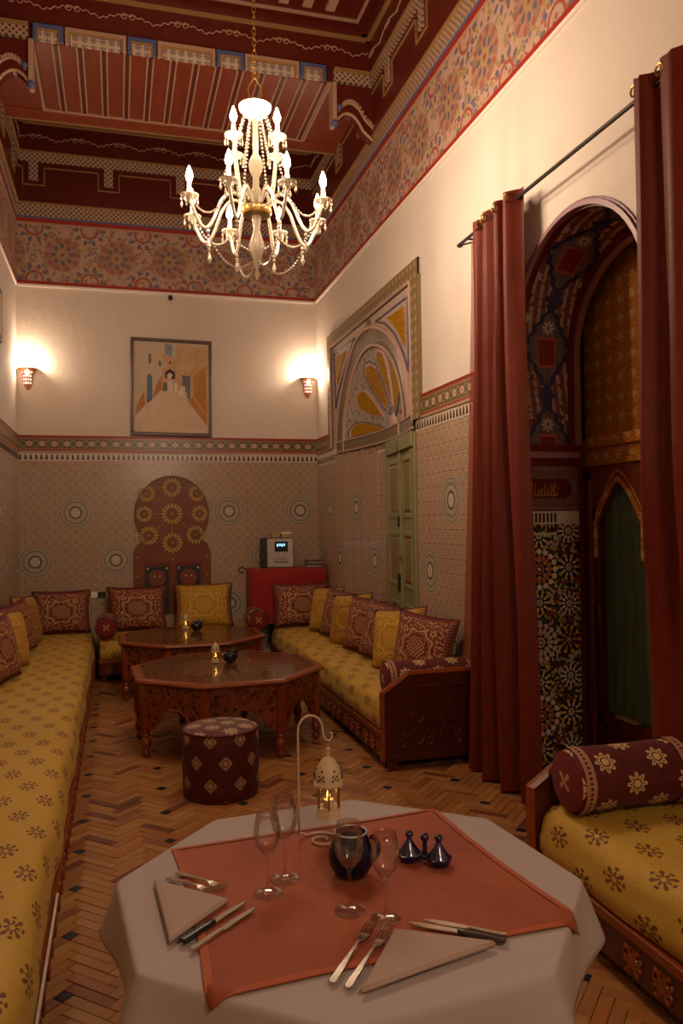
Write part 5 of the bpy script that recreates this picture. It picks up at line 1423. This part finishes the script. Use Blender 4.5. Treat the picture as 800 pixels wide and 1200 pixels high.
# ------------------------------------------------------------------ curtains and rod
RX = 2.285
rod = thing('curtain_rod', 'long dark iron curtain rod over the painted arch', 'curtain rod', (RX, 5.02, 3.545))
q = MB(); q.tube([(0, 0, 0), (0, -4.2, -.01)], .011, 8); q.obj('rod', M['iron'], rod, smooth='all')
q = MB(); q.tube([(0, .0, 0), (.12, -.16, .0)], .006, 6); q.tube([(.0, 0, 0), (.02, -.02, 0)], .014, 6); q.tube([(.125, -.14, .06), (.125, -.14, -.14)], .009, 6); q.tube([(0, -.14, 0), (.13, -.14, 0)], .007, 6); q.obj('bracket', M['iron'], rod)
def curtain(name, label, yf, zt, zb, nf, amp, seedp, x0, tuck=0):
    t = thing(name, label, 'curtain', (x0, 0, 0), 0, 'rust red curtains of the arch')
    n_ = nf * 10; m_ = 30; rows = []
    for k in range(m_ + 1):
        s = k / m_; z = zt + (zb - zt) * s; a, b_ = yf(s); r = []
        for j in range(n_ + 1):
            u = j / n_; ph = u * nf * 2 * PI + seedp
            A_ = amp * (1 - .25 * math.sin(3 * s + u * 5)) * (.8 + .4 * s)
            y = a + (b_ - a) * (u + .018 * math.sin(ph * .5 + s * 2)) ; x = A_ * math.sin(ph + .35 * math.sin(s * 4 + u * 9)) + .010 * math.sin(ph * 3.1 + s * 5) + .006 * math.sin(ph * 5.3 + s * 3 + 1)
            zz_ = z + (.012 * math.sin(ph * 1.0) if k == 0 else 0) + (-.0 if k < m_ else .008 * math.sin(ph * 1.7))
            if tuck:
                tk = min(1.0, max(0.0, (2.0 - z) / 1.2)); tk = tk * tk * (3 - 2 * tk); x = x * (1 - .62 * tk) + .098 * tk; y += .11 * tk
            r.append((x, y, zz_))
        rows.append(r)
    q = MB(); q.grid(rows); q.grid([[(x + .003, y, z) for x, y, z in r] for r in rows], flip=True)
    q.obj('drape', M['curtain'], t, smooth='all')
    for g in range(nf * 2):
        u = (g + .5) / (nf * 2); j = int(u * n_); x, y, z = rows[0][j]
        q = MB(); q.tube([(x - .004, y + .024 * math.cos(i * PI / 6), zt - .05 + .024 * math.sin(i * PI / 6)) for i in range(12)], .005, 5, closed=True); q.obj('grommet', M['brass'], t)
    return t, rows
curtain('curtain', 'rust red curtain at the far side of the painted arch, beside the sofa end panel', lambda s: (4.80 + .15 * s ** 1.6, 4.16 - .07 * s ** 1.2), 3.60, .015, 4, .062, .6, RX)
sheer_ = [o for o in COL.objects if o.get('label', '').startswith('rust red curtain at the far')][0]
q = MB(); q.grid([[(.01 + .008 * math.sin(j * 1.3), 4.80 - .10 + (.12 + .24 * s ** 1.3) * j / 8, 3.5 - 2.80 * s) for j in range(9)] for s in [k / 20 for k in range(21)]]); q.obj('sheer_lining', M['sheer'], sheer_, smooth='all')
curtain('curtain', 'tall rust red curtain at the right edge of the photo', lambda s: (3.08 - .02 * s, 1.75), 3.60, .015, 6, .07, 2.2, RX - .02, 1)

# ------------------------------------------------------------------ dining table
TC = (.549, 1.933); TRR = .583; TROT = math.radians(27.7)
dt = thing('dining_table', 'octagonal dining table mostly hidden under a pale cloth in the foreground', 'table', (TC[0], TC[1], 0), TROT)
q = MB(); q.prism(octagon(.572), lambda a, b_: (a, b_, .712), lambda a, b_: (a, b_, .744)); q.obj('table_top', M['wood_dark'], dt)
for k in range(4):
    a = PI / 4 + k * PI / 2; MB().lathe([(.03, 0), (.04, .03), (.03, .08), (.035, .35), (.045, .5), (.03, .60), (.045, .64), (.045, .712)], 12, (.36 * math.cos(a), .36 * math.sin(a), 0)).obj('leg', M['wood_dark'], dt, smooth=True)
def rim(th, R_=TRR):
    t = (th - TROT) % (PI / 4) - PI / 8; rr = R_ * math.cos(PI / 8) / math.cos(t)
    return min(rr, R_ * .996)
drops = {162: .12, 185: .15, 207: .17, 222: .34, 252: .36, 275: .42, 296: .36, 309: .30, 322: .19, 341: .14, 5: .26, 28: .18, 50: .30, 73: .2, 95: .3, 118: .2, 140: .28}
keys = sorted(drops); 
def dropf(deg):
    deg %= 360
    for i in range(len(keys)):
        a = keys[i]; b_ = keys[(i + 1) % len(keys)]; bb_ = b_ if b_ > a else b_ + 360; d_ = deg if deg >= a else deg + 360
        if a <= d_ <= bb_: t = (d_ - a) / (bb_ - a); t = t * t * (3 - 2 * t); return drops[a] + (drops[b_] - drops[a]) * t
    return .3
nth = 160; rows = []
ths = [TROT + 2 * PI * i / nth for i in range(nth)]
for k in (.02, .3, .6, .85, .97, .992): rows.append([(rim(t) * k * math.cos(t), rim(t) * k * math.sin(t), .7475) for t in ths])
rows.append([((rim(t) + .001) * math.cos(t), (rim(t) + .001) * math.sin(t), .7465) for t in ths])
rows.append([((rim(t) + .005) * math.cos(t), (rim(t) + .005) * math.sin(t), .742) for t in ths])
rows.append([((rim(t) + .007) * math.cos(t), (rim(t) + .007) * math.sin(t), .733) for t in ths])
for k in range(1, 9):
    s = k / 8; r_ = []
    for t in ths:
        dg = math.degrees(t) - 27.7; cor = .5 + .5 * math.cos(math.radians(dg * 8)); d_ = dropf(math.degrees(t))
        rad_ = rim(t) + .008 + d_ * s * (.10 + .26 * cor ** 3) - .02 * s * (1 - cor)
        r_.append((rad_ * math.cos(t), rad_ * math.sin(t), .735 - d_ * s * (1 - .06 * cor)))
    rows.append(r_)
q = MB(); q.grid(rows, closed=True); tc_ = q.obj('tablecloth', M['linen'], smooth='all'); tc_.location = (TC[0], TC[1], 0)
tag(tc_, 'pale pinkish white tablecloth over the foreground octagonal table', 'tablecloth')
mod = tc_.modifiers.new('thick', 'SOLIDIFY'); mod.thickness = .0015; mod.offset = 1
# terracotta runner cloth laid askew
A_, B_, C_, D_ = Vector((.150, 1.520)), Vector((1.00, 1.565)), Vector((.945, 2.315)), Vector((.135, 2.255))
apo = TRR * math.cos(PI / 8); Cc = Vector(TC)
def drape(p):
    d = p - Cc; best = None
    for k in range(8):
        n_v = Vector((math.cos(TROT + PI / 8 + k * PI / 4), math.sin(TROT + PI / 8 + k * PI / 4))); e = d.dot(n_v) - apo
        if best is None or e > best[0]: best = (e, n_v)
    e, n_v = best
    if e <= .004: return (p.x, p.y, .7515)
    k_ = e - .004; q_ = p - n_v * (k_ * .52); return (q_.x, q_.y, .7515 - k_ * .88)
n_ = 48; rows = []; brd = []
for i in range(n_ + 1):
    v = i / n_; r_ = []
    for j in range(n_ + 1):
        u = j / n_; p = (A_.lerp(B_, u)).lerp(D_.lerp(C_, u), v)
        w_ = 1 - abs(2 * u - 1) ** 2; wv = 1 - abs(2 * v - 1) ** 2
        p = p + Vector((-.015 * wv * (1 - 2 * u) * -1, 0)) + Vector((0, .010 * w_ * (1 if v < .5 else -.4)))
        x, y, z = drape(p); z += .0008 * math.sin(u * 9 + v * 5) + .001 * abs(math.sin(u * 3 + v * 14)); r_.append((x, y, z))
    rows.append(r_)
q = MB(); q.grid(rows); rn = q.obj('table_topper', M['terracotta_cloth'], smooth='all'); tag(rn, 'square terracotta cloth laid askew on the pale tablecloth', 'tablecloth')
mod = rn.modifiers.new('thick', 'SOLIDIFY'); mod.thickness = .002; mod.offset = 1
edge = [rows[0][j] for j in range(n_ + 1)] + [rows[i][n_] for i in range(1, n_ + 1)] + [rows[n_][j] for j in range(n_ - 1, -1, -1)] + [rows[i][0] for i in range(n_ - 1, 0, -1)]
q = MB(); inn = []
cx_, cy_ = .56, 1.91
for x, y, z in edge: inn.append((x + (cx_ - x) * .045, y + (cy_ - y) * .045, z + .0012))
q.grid([[(x, y, z + .003) for x, y, z in edge] + [(edge[0][0], edge[0][1], edge[0][2] + .003)], [(x, y, z + .0032) for x, y, z in inn] + [(inn[0][0], inn[0][1], inn[0][2] + .0032)]]); q.obj('hem', M['terracotta_hem'], rn, smooth='all')
TZ = .7560
# napkins
def napkin(pts, label, h=.012):
    q = MB(); P = []
    m_ = 10
    for i in range(3):
        a, b_ = Vector(pts[i]), Vector(pts[(i + 1) % 3])
        for k in range(m_): P.append(a.lerp(b_, k / m_))
    c = sum(P, Vector((0, 0))) / len(P); rows = []
    for s, z in ((1.0, 0), (1.01, h * .45), (.985, h), (.93, h * 1.1), (.6, h * 1.25), (.3, h * 1.3), (.01, h * 1.3)): rows.append([(c.x + (p.x - c.x) * s, c.y + (p.y - c.y) * s, TZ + z + (.0012 * math.sin(i * .9) if z < h else 0)) for i, p in enumerate(P)])
    q.grid(rows, closed=True); o = q.obj('napkin', M['napkin'], smooth='all'); tag(o, label, 'napkin', 'folded napkins on the dining table')
    q = MB(); e0 = P[2 * m_:] + [P[0]] ; q.tube([(p.x, p.y, TZ + h * .5) for p in P[m_:2 * m_ + 1]], .0045, 5); q.obj('folded_edge', M['napkin'], o, smooth='all')
    return o
napkin([(.080, 2.045), (.240, 1.890), (.098, 1.745)], 'folded triangular napkin at the left place setting')
napkin([(.570, 1.640), (.752, 1.530), (.436, 1.452)], 'folded triangular napkin at the front place setting')
# cutlery
def along(p0, p1, z=TZ):
    a = Vector(p0); b_ = Vector(p1); d = b_ - a; return Matrix.Translation((a.x, a.y, z)) @ Rz(math.atan2(d.y, d.x)), d.length
def strip_mesh(prof, th=.0022):
    """prof: list (s along, half width, z)"""
    q = MB(); rows = []
    for s, w_, z in prof: rows.append([(s, -w_, z), (s, w_, z), (s, w_ * .8, z + th), (s, -w_ * .8, z + th)])
    q.grid(rows, closed=True); n_ = len(rows); q.face([0, 3, 2, 1]); q.face([4 * (n_ - 1) + k for k in (0, 1, 2, 3)]); return q
def fork(p0, p1, label, flip=False):
    Mx, L_ = along(p0, p1, TZ + .002); t = thing('dinner_fork', label, 'fork', (0, 0, 0), 0, 'forks of the place settings'); t.matrix_world = Mx
    k = L_ / .20
    q = strip_mesh([(0, .004, 0), (.006 * k, .009, .0), (.04 * k, .0085, .001), (.09 * k, .004, .004), (.125 * k, .0032, .006), (.137 * k, .009, .004), (.15 * k, .0125, .002), (.158 * k, .0125, .002)]); q.obj('handle', M['steel'], t, smooth=True)
    for i in range(4):
        y = -.0105 + i * .007; q = MB(); q.tube([(.157 * k, y, .003), (.175 * k, y, .0035), (.19 * k, y * .95, .005), (.20 * k, y * .9, .008)], lambda u: .0019 - .0008 * u, 5); q.obj('tine', M['steel'], t)
def knife(p0, p1, label, hm=None, hl=.45):
    Mx, L_ = along(p0, p1, TZ + .004); t = thing('table_knife', label, 'knife', (0, 0, 0), 0, 'knives of the place settings'); t.matrix_world = Mx
    q = MB(); h0 = L_ * hl
    b_ = strip_mesh([(h0, .006, .001), (h0 + .01, .0085, .001), (L_ * .8, .0090, .001), (L_ * .93, .006, .001), (L_, .001, .001)], .0016); b_.obj('blade', M['steel'], t, smooth=True)
    if hm: strip_mesh([(0, .008, -.002), (.01, .0115, -.003), (.05, .010, -.002), (h0 - .01, .0095, -.002), (h0 + .006, .0085, -.001)], .009).obj('handle', hm, t, smooth=True, bevel=.001)
    else: strip_mesh([(0, .0065, -.002), (.01, .0085, -.003), (h0, .0055, -.001)], .005).obj('handle', M['steel'], t, smooth=True)
fork((.390, 1.500), (.536, 1.690), 'left one of the two forks at the front place setting')
fork((.414, 1.475), (.560, 1.655), 'right one of the two forks, beside the front napkin')
fork((.113, 2.066), (.218, 1.942), 'fork nearer the left napkin at the left place setting'); fork((.138, 2.090), (.248, 1.952), 'outer fork at the left place setting, farther from the napkin')
knife((.122, 1.738), (.282, 1.872), 'black-handled knife beside the left napkin', M['black_plastic']); knife((.140, 1.700), (.300, 1.838), 'plain steel knife beside the black-handled one on the left')
knife((.782, 1.536), (.612, 1.668), 'brown-handled steak knife lying beyond the front napkin', M['brown_handle']); knife((.793, 1.556), (.650, 1.668), 'plain steel knife behind the brown-handled one')
# wine glasses
gp = [(.001, .0035), (.034, .002), (.0345, .0), (.036, .0008), (.034, .004), (.010, .007), (.0045, .012), (.0036, .03), (.0034, .085), (.005, .094), (.014, .101), (.027, .118), (.034, .140), (.0345, .155), (.031, .180), (.027, .200),
      (.0262, .200), (.0300, .180), (.0334, .155), (.0328, .140), (.0258, .119), (.013, .103), (.001, .099)]
gme = MB().lathe(gp[2:], 28, cap=False).mesh('wine_glass', M['glass'], smooth='all', merge=True)
fme = MB().lathe([(.001, .0042), (.010, .0072), (.0045, .012)], 28, cap=False).mesh('foot', M['glass'], smooth='all')
bowl = MB().lathe([(.0034, .085), (.005, .094), (.014, .101), (.027, .118), (.034, .140), (.0345, .155), (.031, .180), (.027, .202), (.0263, .202), (.0302, .180), (.0336, .155), (.0330, .140), (.0260, .119), (.013, .1025), (.001, .099)], 32, cap=False).mesh('bowl', M['glass'], smooth='all')
stem = MB().lathe([(.001, -.0002), (.0352, 0), (.036, .0012), (.033, .0035), (.012, .0062), (.0052, .011), (.0036, .03), (.0034, .085)], 24, cap=False).mesh('stem_and_foot', M['glass'], smooth='all')
for (x, y, lb, s) in ((.507, 1.770, 'wine glass in front of the dark blue pot', 1.0), (.573, 1.708, 'wine glass nearest the camera, right of the one before the blue pot', .96), (.342, 1.912, 'left wine glass of the pair near the spiral stand', .96), (.397, 1.976, 'right wine glass of the pair near the spiral stand', 1.02)):
    t = thing('wine_glass', lb, 'wine glass', (x, y, TZ), 0, 'wine glasses on the dining table'); t.scale = (s, s, s); new('bowl', bowl, t); new('stem', stem, t)
# dark blue pot
bp = thing('candle_pot', 'dark blue glazed candle pot in the middle of the dining table', 'pot', (.562, 1.945, TZ))
MB().lathe([(.030, 0), (.042, .006), (.056, .03), (.058, .055), (.050, .085), (.041, .103), (.043, .108), (.038, .110), (.036, .104), (.045, .085), (.052, .055), (.048, .03), (.001, .018)], 28).obj('body', M['blue_glass'], bp, smooth='all')
q = MB(); q.tube([(.0405 * math.cos(i * PI / 14), .0405 * math.sin(i * PI / 14), .109) for i in range(28)], .003, 6, closed=True); q.obj('rim', M['silver'], bp, smooth='all')
q = MB(); q.tube([(.048 + .022 * math.sin(t), -.012, .065 + .03 * math.cos(t)) for t in [i * PI / 8 for i in range(9)]], .006, 6); q.obj('handle', M['blue_glass'], bp, smooth='all')
# tagine shaped condiment set
tg = thing('condiment_set', 'pair of small dark blue tagine-shaped condiment pots joined by a knob', 'condiment set', (.765, 1.958, TZ), math.radians(-38))
for s in (-1, 1):
    c = (s * .040, 0, 0)
    b_ = MB().lathe([(.018, 0), (.028, .004), (.034, .016), (.0345, .020), (.030, .021), (.001, .021)], 20, c).obj('dish', M['blue_glaze'], tg, smooth=True)
    l = MB().lathe([(.030, .021), (.024, .030), (.012, .046), (.007, .056), (.006, .060), (.010, .064), (.011, .070), (.007, .076), (.001, .077)], 20, c, cap=False).obj('lid', M['blue_glaze'], b_, smooth='all')
q = MB(); q.tube([(-.02, .0, .014), (0, .004, .012), (.02, 0, .014)], .008, 8); q.lathe([(.009, .008), (.006, .03), (.006, .052), (.011, .058), (.012, .064), (.008, .071), (.001, .073)], 14, (0, .008, 0)); q.obj('centre_knob', M['blue_glaze'], tg, smooth='all')
# spiral lantern stand and hanging lantern
hk = thing('lantern_stand', 'cream wrought metal lantern hook with a flat spiral foot on the terracotta cloth', 'lantern stand', (.545, 2.175, TZ))
pts = []
sc_ = .052
for i in range(40):
    t = i / 39; a = -PI * .1 + t * 2 * PI * 1.35; r = sc_ * (.22 + .78 * t); pts.append((r * math.cos(a) - .0, r * math.sin(a) * 1.0, .004))
ex, ey = pts[-1][0], pts[-1][1]
rodx, rody = -.058, .035
pts += [(ex + (rodx - ex) * .5, ey + (rody - ey) * .6, .005), (rodx, rody, .018)]
q = MB(); q.tube(pts, .0038, 7); q.obj('spiral_foot', M['ivory_metal'], hk, smooth='all')
up_ = [(rodx, rody, .014), (rodx, rody, .10), (rodx, rody, .22), (rodx, rody, .295)]
for i in range(1, 11): a = PI - PI * i / 10; up_.append((rodx + .036 + .036 * math.cos(a), rody, .305 + .040 * math.sin(a)))
up_ += [(rodx + .074, rody, .285), (rodx + .082, rody, .272), (rodx + .092, rody, .268), (rodx + .100, rody, .276), (rodx + .100, rody, .288), (rodx + .093, rody, .291)]
q = MB(); q.tube(up_, .0034, 7); q.obj('hook_rod', M['ivory_metal'], hk, smooth='all')
ln = lantern(.545 + rodx + .087, 2.175 + rody, TZ + .268 - .188 * 1.15, 'white and brass candle lantern hanging from the spiral hook', 1.15)
point('candle_light', (.545 + rodx + .087, 2.175 + rody, TZ + .268 - .188 + .085), .03, .006, (1, .55, .18))
# ------------------------------------------------------------------ ornament too small to pick apart stays joined
for o in COL.objects:
    nm = o.name.split('.')[0]
    if nm in ('carved_scrolls', 'crystal_drops', 'bead_garland', 'bead_chain', 'pierced_hole', 'painted_dots', 'dot_line', 'inscription', 'carved_garland', 'rosette', 'corbel_trim', 'lattice_pendant', 'chain', 'button_row', 'display_digits', 'gold_line'):
        o['kind'] = 'stuff'
